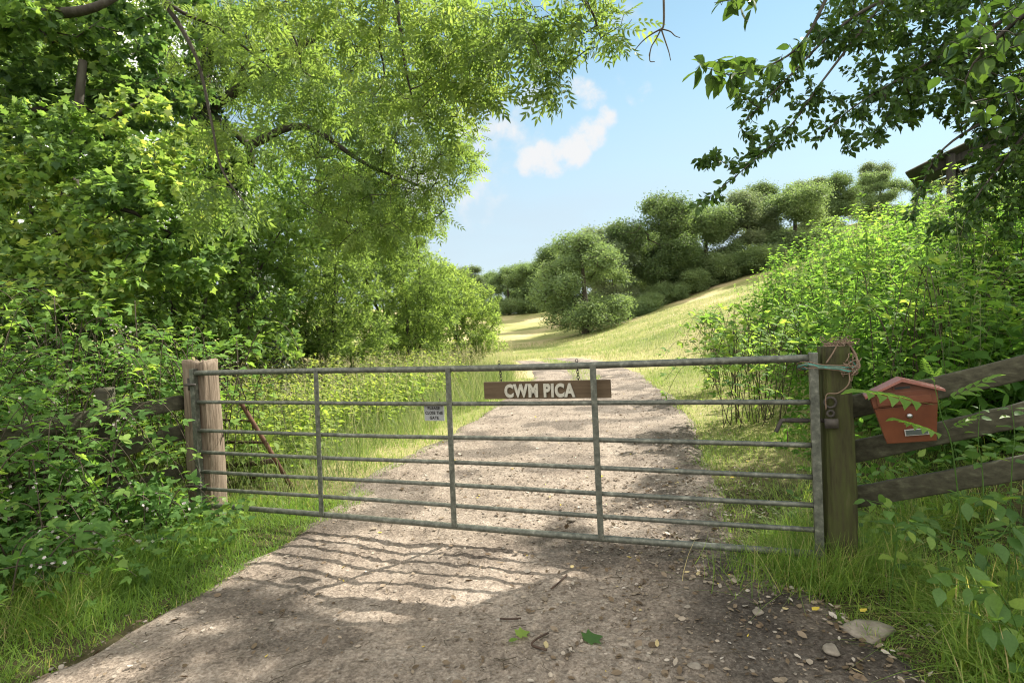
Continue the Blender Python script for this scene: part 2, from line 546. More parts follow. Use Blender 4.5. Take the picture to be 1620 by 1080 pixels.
def ground_material():
    mt, n, l, b, out = mat_new('field_ground')
    tcn = n.new('ShaderNodeTexCoord')
    at = n.new('ShaderNodeAttribute')
    at.attribute_name = 'rnd'            # 0 bare dark soil under the plants .. 1 dry open field
    t1 = n.new('ShaderNodeTexNoise')
    t1.inputs['Scale'].default_value = 0.16
    t1.inputs['Detail'].default_value = 6
    mp1 = n.new('ShaderNodeMapping')
    mp1.inputs['Scale'].default_value = (1, 1.0, 3.0)
    mp1.inputs['Rotation'].default_value = (0, 0, .5)
    l.new(tcn.outputs['Object'], mp1.inputs[0])
    l.new(mp1.outputs[0], t1.inputs['Vector'])
    r1 = ramp(n, [(.3, G(.17, .19, .06)), (.46, G(.26, .255, .10)), (.57, G(.35, .305, .15)), (.70, G(.43, .345, .20))])
    l.new(t1.outputs[0], r1.inputs[0])
    t2 = n.new('ShaderNodeTexNoise')
    t2.inputs['Scale'].default_value = 5.0
    t2.inputs['Detail'].default_value = 9
    t2.inputs['Roughness'].default_value = .75
    l.new(tcn.outputs['Object'], t2.inputs['Vector'])
    mrv = n.new('ShaderNodeMapRange')
    mrv.inputs['To Min'].default_value, mrv.inputs['To Max'].default_value = .55, 1.4
    l.new(t2.outputs[0], mrv.inputs[0])
    hs = n.new('ShaderNodeHueSaturation')
    l.new(r1.outputs[0], hs.inputs['Color'])
    l.new(mrv.outputs[0], hs.inputs['Value'])
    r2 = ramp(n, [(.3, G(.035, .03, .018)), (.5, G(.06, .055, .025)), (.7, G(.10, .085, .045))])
    l.new(t2.outputs[0], r2.inputs[0])
    mx = n.new('ShaderNodeMix')
    mx.data_type = 'RGBA'
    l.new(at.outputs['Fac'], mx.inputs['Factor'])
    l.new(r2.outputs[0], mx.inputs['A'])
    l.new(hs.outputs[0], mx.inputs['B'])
    l.new(mx.outputs['Result'], b.inputs['Base Color'])
    b.inputs['Roughness'].default_value = .95
    b.inputs['Specular IOR Level'].default_value = .1
    bp = n.new('ShaderNodeBump')
    bp.inputs['Strength'].default_value = .7
    bp.inputs['Distance'].default_value = .08
    l.new(t2.outputs[0], bp.inputs['Height'])
    l.new(bp.outputs[0], b.inputs['Normal'])
    return mt


def track_material():
    mt, n, l, b, out = mat_new('track_earth')
    tcn = n.new('ShaderNodeTexCoord')
    at = n.new('ShaderNodeAttribute')
    at.attribute_name = 'rnd'            # 1 dry stony earth .. 0 damp dark mould
    t1 = n.new('ShaderNodeTexNoise')
    t1.inputs['Scale'].default_value = 2.2
    t1.inputs['Detail'].default_value = 12
    t1.inputs['Roughness'].default_value = .72
    l.new(tcn.outputs['Object'], t1.inputs['Vector'])
    t2 = n.new('ShaderNodeTexNoise')
    t2.inputs['Scale'].default_value = 60
    t2.inputs['Detail'].default_value = 5
    t2.inputs['Roughness'].default_value = .7
    l.new(tcn.outputs['Object'], t2.inputs['Vector'])
    vo = n.new('ShaderNodeTexVoronoi')
    vo.inputs['Scale'].default_value = 38
    l.new(tcn.outputs['Object'], vo.inputs['Vector'])
    mix = n.new('ShaderNodeMath')
    mix.operation = 'MULTIPLY_ADD'
    mix.inputs[1].default_value = .6
    l.new(t2.outputs[0], mix.inputs[0])
    hf = n.new('ShaderNodeMath')
    hf.operation = 'MULTIPLY'
    hf.inputs[1].default_value = .42
    l.new(t1.outputs[0], hf.inputs[0])
    l.new(hf.outputs[0], mix.inputs[2])
    r1 = ramp(n, [(.36, G(.075, .056, .039)), (.45, G(.165, .128, .095)), (.54, G(.25, .20, .15)), (.66, G(.37, .315, .255))])
    l.new(mix.outputs[0], r1.inputs[0])
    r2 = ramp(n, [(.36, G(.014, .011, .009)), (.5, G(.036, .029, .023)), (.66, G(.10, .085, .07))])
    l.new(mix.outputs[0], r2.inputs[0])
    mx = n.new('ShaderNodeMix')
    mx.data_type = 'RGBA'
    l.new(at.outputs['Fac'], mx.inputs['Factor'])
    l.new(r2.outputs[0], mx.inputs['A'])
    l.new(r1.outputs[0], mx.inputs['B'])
    vc = n.new('ShaderNodeMix')
    vc.data_type = 'RGBA'
    vc.blend_type = 'OVERLAY'
    vc.inputs['Factor'].default_value = .25
    l.new(mx.outputs['Result'], vc.inputs['A'])
    bw = n.new('ShaderNodeRGBToBW')
    l.new(vo.outputs['Color'], bw.inputs[0])
    l.new(bw.outputs[0], vc.inputs['B'])
    dsat = n.new('ShaderNodeHueSaturation')
    dsat.inputs['Saturation'].default_value = .85
    l.new(vc.outputs['Result'], dsat.inputs['Color'])
    l.new(dsat.outputs[0], b.inputs['Base Color'])
    b.inputs['Roughness'].default_value = .92
    b.inputs['Specular IOR Level'].default_value = .2
    bp = n.new('ShaderNodeBump')
    bp.inputs['Strength'].default_value = .9
    bp.inputs['Distance'].default_value = .025
    l.new(mix.outputs[0], bp.inputs['Height'])
    bp2 = n.new('ShaderNodeBump')
    bp2.inputs['Strength'].default_value = .4
    bp2.inputs['Distance'].default_value = .012
    l.new(vo.outputs['Distance'], bp2.inputs['Height'])
    l.new(bp.outputs[0], bp2.inputs['Normal'])
    l.new(bp2.outputs[0], b.inputs['Normal'])
    return mt


# ------------------------------------------------------------------ the ground and the track
def grid(xs, ys, fn):
    X, Y = np.meshgrid(xs, ys)
    Z = fn(X, Y)
    nx, ny = len(xs), len(ys)
    i = np.arange(ny - 1)[:, None] * nx + np.arange(nx - 1)[None, :]
    f = np.stack([i, i + 1, i + 1 + nx, i + nx], -1).reshape(-1, 4)
    return np.stack([X, Y, Z], -1).reshape(-1, 3), f


sx = np.linspace(-1, 1, 340)
gx = 1.0 + 6.0 * np.sinh(sx * 5.05) / 1.0
gx = np.where(np.abs(gx) > 480, np.sign(gx) * 480, gx)
gx = np.unique(gx)
sy = np.linspace(-1.0, 1, 420)
gy = 5 + 6.0 * np.sinh(sy * 5.2)
gy = gy[gy > -60]
gv, gf = grid(gx, gy, hgt)
gxm, gym = gv[:, 0], gv[:, 1]
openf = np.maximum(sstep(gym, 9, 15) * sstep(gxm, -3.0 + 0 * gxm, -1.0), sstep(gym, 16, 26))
banksoil = sstep(gxm - np.interp(gym, [0, 20], [3.0, 5.5]), 0, 1.5) * (1 - sstep(gym, 15, 22))  # soil colour: the bank keeps bare earth under its plants
openf = np.maximum(openf * (1 - banksoil), sstep(gym, 4.6, 6.5) * sstep(gxm, -2.6, -2.0) * (1 - banksoil))
gin = np.minimum(gxm - xl(gym), xr(gym) - gxm)
gv[:, 2] -= .07 * sstep(gin, -.02, .25) * (gym > -8) * (gym < 30)
mb = MB()
mb.add(gv, f4=gf, rnd=openf)
tag(mb.build('ground', ground_material(), smooth=True), kind='structure')

tv = np.concatenate([np.linspace(-8, 1.2, 60)[:-1], np.linspace(1.2, 7, 400)[:-1], np.linspace(7, 31, 330)])
tu = np.linspace(0, 1, 210)
U, Yv = np.meshgrid(tu, tv)
wob = 0.10 * vnoise(Yv * 0 + 3, Yv, 1.3, 5) + 0.05 * vnoise(Yv * 0, Yv, 4.1, 6)
wob2 = 0.10 * vnoise(Yv * 0 + 9, Yv, 1.3, 7) + 0.05 * vnoise(Yv * 0 + 1, Yv, 4.1, 8)
XL, XR = xl(Yv) - .12 + wob, xr(Yv) + .12 + wob2
Xt = XL + (XR - XL) * U
edge = np.minimum(U, 1 - U) * (XR - XL)
Zt = hgt(Xt, Yv) + 0.02 - 0.05 * (1 - sstep(edge, 0, .22))


def lane_relief(x, y):
    return (1 - sstep(y, 9, 14)) * (0.005 * vnoise(x, y, 7, 9) + 0.005 * vnoise(x, y, 17, 10) + .004 * vnoise(x, y, 31, 11) * (1 + vnoise(x, y, 2.3, 20)) + .007 * vnoise(x, y, 1.6, 12))


Zt += lane_relief(Xt, Yv)
mid = np.abs(U - .5) * (XR - XL)
Zt -= .06 * sstep(Yv, 11, 15) * (1 - sstep(mid, .35, .6))
Zt -= .10 * sstep(Yv, 24, 30)
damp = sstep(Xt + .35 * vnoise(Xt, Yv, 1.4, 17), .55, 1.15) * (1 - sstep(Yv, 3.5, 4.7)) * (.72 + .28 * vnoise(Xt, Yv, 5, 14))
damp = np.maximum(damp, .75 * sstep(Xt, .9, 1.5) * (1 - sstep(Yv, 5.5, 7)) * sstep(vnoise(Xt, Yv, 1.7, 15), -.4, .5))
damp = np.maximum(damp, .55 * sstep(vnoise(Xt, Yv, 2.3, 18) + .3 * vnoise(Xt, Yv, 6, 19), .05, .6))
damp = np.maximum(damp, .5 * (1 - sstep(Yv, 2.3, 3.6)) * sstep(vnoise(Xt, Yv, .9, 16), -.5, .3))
ny_, nx_ = Xt.shape
i = np.arange(ny_ - 1)[:, None] * nx_ + np.arange(nx_ - 1)[None, :]
tf = np.stack([i, i + 1, i + 1 + nx_, i + nx_], -1).reshape(-1, 4)
mb = MB()
mb.add(np.stack([Xt, Yv, Zt], -1).reshape(-1, 3), f4=tf, rnd=(1 - damp).ravel())
tag(mb.build('track', track_material(), smooth=True), kind='structure')


def tz(x, y):
    ed = np.minimum(np.asarray(x) - xl(y), xr(y) - np.asarray(x)) + .12
    return hgt(x, y) + 0.022 - 0.05 * (1 - sstep(ed, 0, .22)) * (ed > 0) - .02 * (ed <= 0) + lane_relief(x, y)


# ------------------------------------------------------------------ leaf templates (x across, y along, z up; length 1)
def T(v, f):
    return np.array(v, float), np.array(f, int)


LEAF2 = T([(0, 0, 0), (.24, .45, .05), (0, 1, -.08), (-.24, .45, .05)], [(0, 1, 2), (0, 2, 3)])
OVATE = T([(0, 0, 0), (.22, .22, .04), (.27, .48, .05), (.13, .80, .0), (0, 1, -.12), (-.13, .80, .0), (-.27, .48, .05), (-.22, .22, .04), (0, .5, -.02)],
          [(0, 1, 8), (1, 2, 8), (2, 3, 8), (3, 4, 8), (4, 5, 8), (5, 6, 8), (6, 7, 8), (7, 0, 8)])
BROAD = T([(0, 0, 0), (.30, .16, .04), (.40, .45, .06), (.28, .72, .02), (.08, .90, -.05), (0, 1.02, -.12), (-.08, .90, -.05), (-.28, .72, .02), (-.40, .45, .06), (-.30, .16, .04), (0, .5, -.03)],
          [(k, k + 1, 10) for k in range(9)] + [(9, 0, 10)])
LANCE = T([(0, 0, 0), (.09, .35, .02), (0, 1, -.12), (-.09, .35, .02)], [(0, 1, 2), (0, 2, 3)])


def lobed():
    a = [(0, 0), (.22, .05), (.48, .12), (.33, .30), (.58, .55), (.30, .58), (.20, .68), (0, 1.0), (-.20, .68), (-.30, .58), (-.58, .55), (-.33, .30), (-.48, .12), (-.22, .05)]
    v = [(x, y, .10 * abs(x) - .10 * y * y) for x, y in a] + [(0, .38, 0)]
    return T(v, [(k, (k + 1) % 14, 14) for k in range(14)])


MAPLE = lobed()


def pinnate(pairs=4, ll=.40, wd=.15, droop=.30, fine=False):
    V, Fc, n = [], [], 0
    tvv, tff = (OVATE if fine else LEAF2)
    spots = []
    for k in range(pairs):
        y = .30 + .60 * k / (pairs - 1)
        for s in (1, -1):
            a = math.radians(58 - 12 * k / pairs) * s
            spots.append((y, a, ll * (1 - .12 * abs(k - 1.3))))
    spots.append((.95, 0, ll))
    wx = wd / .27 * 1.0
    for y, a, L in spots:
        p = np.array([0, y, -droop * y * y])
        c, s = math.cos(a), math.sin(a)
        q = tvv * np.array([L * wx, L, L])
        qx = q[:, 0] * c + q[:, 1] * s
        qy = -q[:, 0] * s + q[:, 1] * c
        q = np.stack([qx, qy, q[:, 2] - .35 * q[:, 1] ** 2 - droop * y * q[:, 1] * .5], -1) + p
        V.append(q)
        Fc.append(tff + n)
        n += len(q)
    r = np.array([(.006, 0, 0), (-.006, 0, 0), (-.004, .5, -droop * .25), (.004, .5, -droop * .25), (.003, 1, -droop), (-.003, 1, -droop)])
    V.append(r)
    Fc.append(np.array([(0, 1, 2), (0, 2, 3), (3, 2, 5), (3, 5, 4)]) + n)
    return np.concatenate(V), np.concatenate(Fc)


ASH = pinnate(4, .34, .17, droop=.2)
ASHF = pinnate(4, .33, .165, droop=.2, fine=True)
ASHS = pinnate(5, .34, .21, droop=.03, fine=True)


def trifoliate():
    V, Fc, n = [], [], 0
    tvv, tff = OVATE
    for a, L, y in ((0, .62, .40), (1.15, .52, .34), (-1.15, .52, .34)):
        c, s = math.cos(a), math.sin(a)
        q = tvv * np.array([L * 1.02, L, L])
        q = np.stack([q[:, 0] * c + q[:, 1] * s, -q[:, 0] * s + q[:, 1] * c + y, q[:, 2] - .25 * q[:, 1] ** 2], -1)
        V.append(q)
        Fc.append(tff + n)
        n += len(q)
    V.append(np.array([(.008, 0, 0), (-.008, 0, 0), (-.006, .42, 0), (.006, .42, 0)]))
    Fc.append(np.array([(0, 1, 2), (0, 2, 3)]) + n)
    return np.concatenate(V), np.concatenate(Fc)


BRAM = trifoliate()


def clump(n=9, seed=1, spread=.5, tmpl=LEAF2, size=.55):
    """A spray of several leaves: one leaf clump of a far-off crown."""
    g = np.random.default_rng(seed)
    V, Fc, k = [], [], 0
    for _ in range(n):
        d, nn = rdir(1, g), nrm(g.normal(size=(1, 3)) * .6 + np.array([[0, 0, 1.0]]))
        R = frames(d * np.array([[1, 1, .5]]), nn)[0]
        q = (tmpl[0] * size * g.uniform(.7, 1.2)) @ R.T + g.normal(size=3) * spread * np.array([1, 1, .55])
        V.append(q)
        Fc.append(tmpl[1] + k)
        k += len(q)
    return np.concatenate(V), np.concatenate(Fc)


# ------------------------------------------------------------------ tree growing
def grow(base_pts, base_par, anchors, step, g, sag=.10, wig=.05, pref=0.0):
    cap = len(base_pts) + len(anchors) * 14 + 10
    Pn = np.zeros((cap, 3))
    par = -np.ones(cap, int)
    n = len(base_pts)
    Pn[:n] = base_pts
    par[:n] = base_par
    c0 = np.asarray(base_pts).mean(0)
    dmin = np.min(np.linalg.norm(anchors[:, None, :] - np.asarray(base_pts)[None, :, :], axis=2), axis=1)
    for a in anchors[np.argsort(dmin)]:
        dv = a - Pn[:n]
        d = np.linalg.norm(dv, axis=1)
        cost = d + pref * np.maximum(0, -dv[:, 2])
        j = int(np.argmin(cost))
        L = d[j]
        if L < 1e-3:
            continue
        mseg = max(1, min(12, int(round(L / step))))
        p0, pj = Pn[j].copy(), j
        for t in range(1, mseg + 1):
            u = t / mseg
            q = p0 + (a - p0) * u
            q = q + np.array([0, 0, sag * L * math.sin(math.pi * u)]) + (g.normal(size=3) * wig * step if t < mseg else 0)
            Pn[n] = q
            par[n] = pj
            pj = n
            n += 1
    return Pn[:n], par[:n]


def pipe_radii(par, nb, base_r, tip, ex=2.3):
    n = len(par)
    acc = np.zeros(n)
    r = np.zeros(n)
    kids = np.zeros(n, int)
    for i in range(n):
        if par[i] >= 0:
            kids[par[i]] += 1
    for i in range(n - 1, -1, -1):
        v = max(acc[i], tip ** ex)
        r[i] = v ** (1 / ex)
        if par[i] >= 0:
            acc[par[i]] += v
    r[:nb] = np.maximum(base_r, np.minimum(r[:nb], base_r * 1.05))
    for i in range(nb, n):
        r[i] = min(r[i], r[par[i]] * .97)
    return r


def wood_mesh(mb, Pn, par, r, k_big=9, k_small=4, rmin=0.0):
    n = len(Pn)
    c = np.nonzero(par >= 0)[0]
    d = np.zeros((n, 3))
    d[c] = nrm(Pn[c] - Pn[par[c]])
    main = -np.ones(n, int)
    for i in c:
        p = par[i]
        if main[p] < 0 or r[i] > r[main[p]]:
            main[p] = i
    roots = par < 0
    for i in np.nonzero(roots)[0]:
        d[i] = d[main[i]] if main[i] >= 0 else [0, 0, 1]
    nd = d.copy()
    has = (main >= 0) & (par >= 0)
    nd[has] = nrm(d[has] + d[main[has]])
    for big in (True, False):
        e = c[(r[c] > .03) == big]
        e = e[r[e] > rmin]
        if not len(e):
            continue
        k = k_big if big else k_small
        th = np.arange(k) / k * 2 * math.pi
        ismain = main[par[e]] == e
        d0 = np.where(ismain[:, None], nd[par[e]], d[e])
        r0 = np.where(ismain, r[par[e]], np.minimum(r[e] * 1.25, r[par[e]]))
        x0, y0 = ring_frames(d0)
        x1, y1 = ring_frames(nd[e])
        v0 = Pn[par[e]][:, None, :] + r0[:, None, None] * (np.cos(th)[None, :, None] * x0[:, None, :] + np.sin(th)[None, :, None] * y0[:, None, :])
        v1 = Pn[e][:, None, :] + r[e][:, None, None] * (np.cos(th)[None, :, None] * x1[:, None, :] + np.sin(th)[None, :, None] * y1[:, None, :])
        V = np.concatenate([v0, v1], 1).reshape(-1, 3)
        j = np.arange(k)
        q = np.stack([j, (j + 1) % k, (j + 1) % k + k, j + k], -1)
        Fq = q[None] + (np.arange(len(e)) * 2 * k)[:, None, None]
        mb.add(V, f4=Fq.reshape(-1, 4))


def lobe_pts(lobes, g):
    A = []
    for c, rd, n in lobes:
        u = rdir(n, g) * (g.uniform(.12, 1, n) ** .45)[:, None]
        A.append(np.asarray(c) + u * np.asarray(rd))
    return np.concatenate(A)


def leaf_spots(Pn, par, r, nl, g, rl, spread, droop, flat, out=None):
    e = np.nonzero((par >= 0) & (r < rl))[0]
    L = np.linalg.norm(Pn[e] - Pn[par[e]], axis=1)
    k = g.choice(len(e), nl, p=L / L.sum())
    u = g.uniform(0, 1, nl)[:, None]
    e = e[k]
    pos = Pn[par[e]] * (1 - u) + Pn[e] * u
    dv = nrm(Pn[e] - Pn[par[e]])
    rd = rdir(nl, g)
    rd = rd - dv * (rd * dv).sum(1, keepdims=True) * .6
    d = nrm(dv * .55 + rd * .9 + np.array([0, 0, -droop]))
    nn = nrm(g.normal(size=(nl, 3)) * (1 - flat) + np.array([0, 0, 1.0]) * flat)
    pos = pos + rd * np.abs(g.normal(size=(nl, 1))) * spread
    return pos, d, nn


def tree(name, label, cat, trunk, lobes, tmpl, nl, size, mleaf, seed, limbs=(), step=.35, rl=.02, spread=.05, droop=.25, flat=.55,
         tip=.004, sag=.10, mwood=None, group=None, hue=0.0, leafy_limbs=True, crown='crown', pref=.3):
    g = np.random.default_rng(seed)
    pts, par, br = [], [], []
    for k, (x, y, z, rr) in enumerate(trunk):
        pts.append((x, y, z))
        par.append(k - 1)
        br.append(rr)
    for lb in limbs:
        start = np.array(lb[0][:3])
        j = int(np.argmin(np.linalg.norm(np.array(pts) - start, axis=1)))
        cur = bez([p[:3] for p in lb], 5)
        rr = np.interp(np.linspace(0, 1, len(cur)), np.linspace(0, 1, len(lb)), [p[3] for p in lb])
        for p, q in zip(cur, rr):
            pts.append(tuple(p))
            par.append(j)
            br.append(q)
            j = len(pts) - 1
    nb = len(pts)
    A = lobe_pts(lobes, g)
    A[:, 2] = np.maximum(A[:, 2], hgt(A[:, 0], A[:, 1]) + .25)
    Pn, pr = grow(np.array(pts), np.array(par), A, step, g, sag=sag, pref=pref)
    r = pipe_radii(pr, nb, np.array(br), tip)
    root = empty(name, tuple(pts[0]), label, cat, group)
    w = MB()
    wood_mesh(w, Pn, pr, r)
    w.build('trunk', mwood or M_BARK, root, smooth=True)
    if nl:
        pos, d, nn = leaf_spots(Pn, pr, r, nl, g, rl, spread, droop, flat)
        lm = MB()
        sz = size * g.uniform(.65, 1.2, nl)
        tone = np.clip(.5 + hue + .28 * vnoise(pos[:, 0] + pos[:, 2], pos[:, 1] - pos[:, 2] * .7, 1.1 if size < .5 else .3, seed) + g.normal(size=nl) * .17, 0, 1)
        inst(lm, tmpl[0], tmpl[1], pos, frames(d, nn), sz, tone)
        lm.build(crown, mleaf, root)
    return root


def base(px, d, dz=0.0):
    """Foot of something at column px (at eye height) and depth d, on the land."""
    p = P(px, 520, d)
    return float(p[0]), float(p[1]), float(hgt(p[0], p[1])) + dz


# ------------------------------------------------------------------ the gate
A0, B0 = P(320, 799, 4.72), P(1296, 877, 3.17)
zb = (A0[2] + B0[2]) / 2
gdir = np.array([B0[0] - A0[0], B0[1] - A0[1], 0])
GL = float(np.linalg.norm(gdir))
gdir = gdir / GL
gnor = np.array([-gdir[1], gdir[0], 0])          # away from the camera
GM = Matrix(((gdir[0], gnor[0], 0, A0[0]), (gdir[1], gnor[1], 0, A0[1]), (0, 0, 1, 0), (0, 0, 0, 1)))
ZB, ZT = 0.128, 1.222
print('gate', A0, B0, GL)


def glocal(px, py, off=0.0):
    """Where the sight line through a pixel meets the gate's plane: metres along the gate and height."""
    v = ray(px, py)
    o = EYE - A0 - gnor * off
    t = -np.dot(o, gnor) / np.dot(v, gnor)
    p = EYE + v * t
    return float(np.dot(p - A0, gdir)), float(p[2])


def gpt(x, y, z):
    return np.array(A0[:3]) * [1, 1, 0] + gdir * x + gnor * y + np.array([0, 0, z])


gate = empty('field_gate', tuple(gpt(0, 0, 0)), 'long grey galvanised seven bar metal field gate closed across the track', 'gate')
gate.rotation_euler = (0, 0, math.atan2(gdir[1], gdir[0]))


def gpart(name, mbx, mat, smooth=True, parent=None):
    o = bpy.data.objects.new(name, mbx.mesh(name, mat, smooth))
    COL.objects.link(o)
    o.parent = parent or gate
    return o


fr = [0, .222, .437, .597, .742, .872, 1.0]
for k, f_ in enumerate(fr):
    z = ZT - (ZT - ZB) * f_
    rr = .0215 if k == 0 else (.021 if k == 6 else .0148)
    xs = np.linspace(.02, GL - .02, 40)
    mb = MB()
    pts = np.stack([xs, 0 * xs, z + .004 * np.sin(xs * 1.7 + k) - (.008 if k == 0 else .004) * np.sin(xs / GL * math.pi)], -1)
    tube(mb, pts, rr, 12)
    gpart('top_rail' if k == 0 else ('bottom_rail' if k == 6 else 'rail'), mb, M_GALV)


def box_bm(parent, name, lo, hi, mat, bev=.003, loc=None, rot=None):
    bm = bmesh.new()
    bm_box(bm, lo, hi, bev)
    o = bm_obj(name, bm, mat, parent)
    if loc is not None:
        o.location = loc
    if rot is not None:
        o.rotation_euler = rot
    return o


for x0 in (-.03, GL - .02):
    box_bm(gate, 'stile', (x0, -.022, ZB - .03), (x0 + .045, .022, ZT + .035), M_GALV, .004)
for (ua, ub) in ((504, 513), (712, 721), (940, 951)):
    xa, _ = glocal(ua, 600)
    xb, _ = glocal(ub, 825)
    bm = bmesh.new()
    bm_box(bm, (-.019, -.030, 0), (.019, -.022, ZT - ZB - .005), .001)
    for v in bm.verts:
        v.co.x += xb + (xa - xb) * v.co.z / (ZT - ZB)
        v.co.z += ZB + .002
    bm_obj('upright', bm, M_GALV, gate)
for z in (1.13, .30):
    mb = MB()
    tube(mb, [(-.10, .035, z), (-.055, .03, z), (-.02, -.005, z), (.0, -.03, z)], .011, 8)
    tube(mb, [(-.10, .035, z - .05), (-.10, .035, z + .05)], .014, 8)
    tube(mb, [(-.062, -.04, z), (.05, -.04, z)], .010, 8)
    gpart('hinge', mb, M_IRON)
# spring bolt
bx, bz = glocal(1240, 666)
mb = MB()
tube(mb, [(bx, .03, bz), (GL + .09, .03, bz)], .010, 10)
for k in range(34):
    xx = bx + .02 + k * (GL - bx - .05) / 34
    tube(mb, [(xx, .03, bz), (xx + .004, .03, bz)], .0135, 8)
bolt = gpart('latch_bolt', mb, M_IRON)
mb = MB()
hx, hz = glocal(1228, 684)
tube(mb, bez([(bx + .01, .03, bz), (bx - .01, .03, bz - .004), (hx + .01, .02, hz + .02), (hx, .015, hz)], 5), .0115, 8)
gpart('latch_handle', mb, M_IRON, parent=bolt)
for px_ in (1240, 1246):
    xx, z1 = glocal(px_, 636 if px_ == 1240 else 690)
    mb = MB()
    tube(mb, [(xx, .0, z1 + .03), (xx, -.002, z1 - .05)], .003, 5)
    gpart('latch_wire', mb, M_RUSTD)


def post(name, label, lx, ly, w, dpt, ztop, mat, seed, rz=0.0, jag=.03, zb_=-.4):
    """A timber gate post: a squared trunk with worn arrises, drying splits and a ragged top."""
    g = np.random.default_rng(seed)
    k, nz_ = 36, 40
    p = gpt(lx, ly, 0)
    root = empty(name, (p[0], p[1], 0), label, 'gate post')
    th = np.arange(k) / k * 2 * math.pi
    ex = 5.0
    cx = np.sign(np.cos(th)) * np.abs(np.cos(th)) ** (2 / ex)
    cy = np.sign(np.sin(th)) * np.abs(np.sin(th)) ** (2 / ex)
    split = np.zeros(k)
    for _ in range(6):
        split[g.integers(k)] -= g.uniform(.006, .016)
    fib = g.normal(size=k) * .0035
    V = []
    zt = ztop + g.uniform(-jag, jag * .4, k)
    a = rz + math.atan2(gdir[1], gdir[0])
    for i in range(nz_ + 1):
        u = i / nz_
        wob_ = .006 * np.sin(u * 7 + th * 2 + seed)
        off = fib + split * (.3 + .7 * u) + wob_ + g.normal(size=k) * .0012
        xx = cx * (w / 2 + off)
        yy = cy * (dpt / 2 + off)
        zz = zb_ + (zt - zb_) * u
        V.append(np.stack([xx * math.cos(a) - yy * math.sin(a), xx * math.sin(a) + yy * math.cos(a), zz], -1))
    V.append(np.stack([np.zeros(1), np.zeros(1), np.array([ztop - jag * .5])], -1))
    inner = []
    mb_ = MB()
    f = [(i * k + j, i * k + (j + 1) % k, (i + 1) * k + (j + 1) % k, (i + 1) * k + j) for i in range(nz_) for j in range(k)]
    f3 = [(nz_ * k + j, nz_ * k + (j + 1) % k, (nz_ + 1) * k) for j in range(k)]
    mb_.add(np.concatenate(V), f4=f, f3=f3)
    o = bpy.data.objects.new('shaft', mb_.mesh('shaft', mat))
    COL.objects.link(o)
    o.parent = root
    return root


x1, _ = glocal(283, 600)
x2, _ = glocal(338, 600)
lp = post('gate_post', 'pale weathered oak gate post with a ragged split top carrying the gate hinges', -.065, .125, .262, .20, 1.325, M_OAK, 3, jag=.035)
rp = post('gate_post', 'dark green tinged wooden gate post by the red letter box', GL + .115, .07, .155, .16, 1.285, M_MOSSY, 5, jag=.012)
# latch keeper on the right post
kb = MB()
q = rp.location
kx, ky, kz = gpt(GL + .055, -.03, 0) - np.array([q[0], q[1], 0])
R_ = np.array([gdir, gnor, [0, 0, 1.0]])
for (dx, dz, rr) in ((.02, bz + .11, .028), (.02, bz + .05, .016)):
    th = np.linspace(0, 2 * math.pi, 15)
    ringp = np.array([kx, ky, 0]) + np.outer(dx + np.cos(th) * rr, gdir) + np.outer(np.sin(th) * rr, [0, 0, 1.0]) + np.array([0, 0, dz]) + gnor * 0
    tube(kb, ringp, .007, 6, cap=False)
ko = bpy.data.objects.new('latch_keeper', kb.mesh('latch_keeper', M_IRON, True))
COL.objects.link(ko)
ko.parent = rp
pl = MB()
c0 = np.array([kx, ky, 0]) + gnor * .012
c_ = [c0 + gdir * a + np.array([0, 0, b_]) for a, b_ in ((-.01, bz - .03), (.055, bz - .03), (.055, bz + .02), (-.01, bz + .02))]
bk = [p - gnor * .02 for p in c_]
pl.add(np.array(c_ + bk), f4=[(0, 1, 2, 3), (7, 6, 5, 4), (0, 4, 5, 1), (1, 5, 6, 2), (2, 6, 7, 3), (3, 7, 4, 0)])
ko2 = bpy.data.objects.new('keeper_plate', pl.mesh('keeper_plate', M_IRON))
COL.objects.link(ko2)
ko2.parent = rp

# baler twine round the right post
tw = empty('baler_twine', tuple(gpt(GL + .12, .05, 1.19)), 'frayed orange and teal baler twine tied round the top of the right gate post', 'twine')
g = np.random.default_rng(21)


def tw_part(name, mbx, mat):
    mbx.build(name, mat, tw, smooth=True)


def loop_pts(z0, rx, ry, n=40, dz=.02, cx=GL + .075, cy=.045):
    t = np.linspace(0, 2 * math.pi, n)
    e = 3.5
    c = np.sign(np.cos(t)) * np.abs(np.cos(t)) ** (2 / e) * rx
    s = np.sign(np.sin(t)) * np.abs(np.sin(t)) ** (2 / e) * ry
    return np.array([gpt(cx + a, cy + b, z0 + dz * math.sin(2 * tt) + g.normal() * .003) for a, b, tt in zip(c, s, t)])


mt_ = MB()
tube(mt_, loop_pts(1.175, .138, .108), .006, 6, cap=False)
tube(mt_, loop_pts(1.185, .135, .106, dz=.012), .005, 6, cap=False)
tw_part('teal_strand', mt_, M_TEAL)
mo = MB()
for k in range(3):
    tube(mo, loop_pts(1.165 + .014 * k, .138 + .003 * k, .108 + .003 * k, dz=.018), .0028, 5, cap=False)
for k in range(20):                                    # frayed tangle over the post top
    c = gpt(GL + .125 + g.normal() * .025, .06 + g.normal() * .03, 1.30)
    p = [c]
    for _ in range(7):
        p.append(p[-1] * .82 + c * .18 + g.normal(size=3) * [.026, .024, .012])
    p = np.array(p)
    p[:, 2] = np.maximum(p[:, 2], 1.292)
    tube(mo, bez(p, 3), .0022, 4)
for k in range(12):                                    # knot and loose ends
    c = gpt(GL + .165 + g.normal() * .012, -.045, 1.175 + g.normal() * .02)
    p = [c]
    for _ in range(6):
        p.append(p[-1] + g.normal(size=3) * [.016, .01, .02])
    tube(mo, bez(p, 3), .0024, 4)
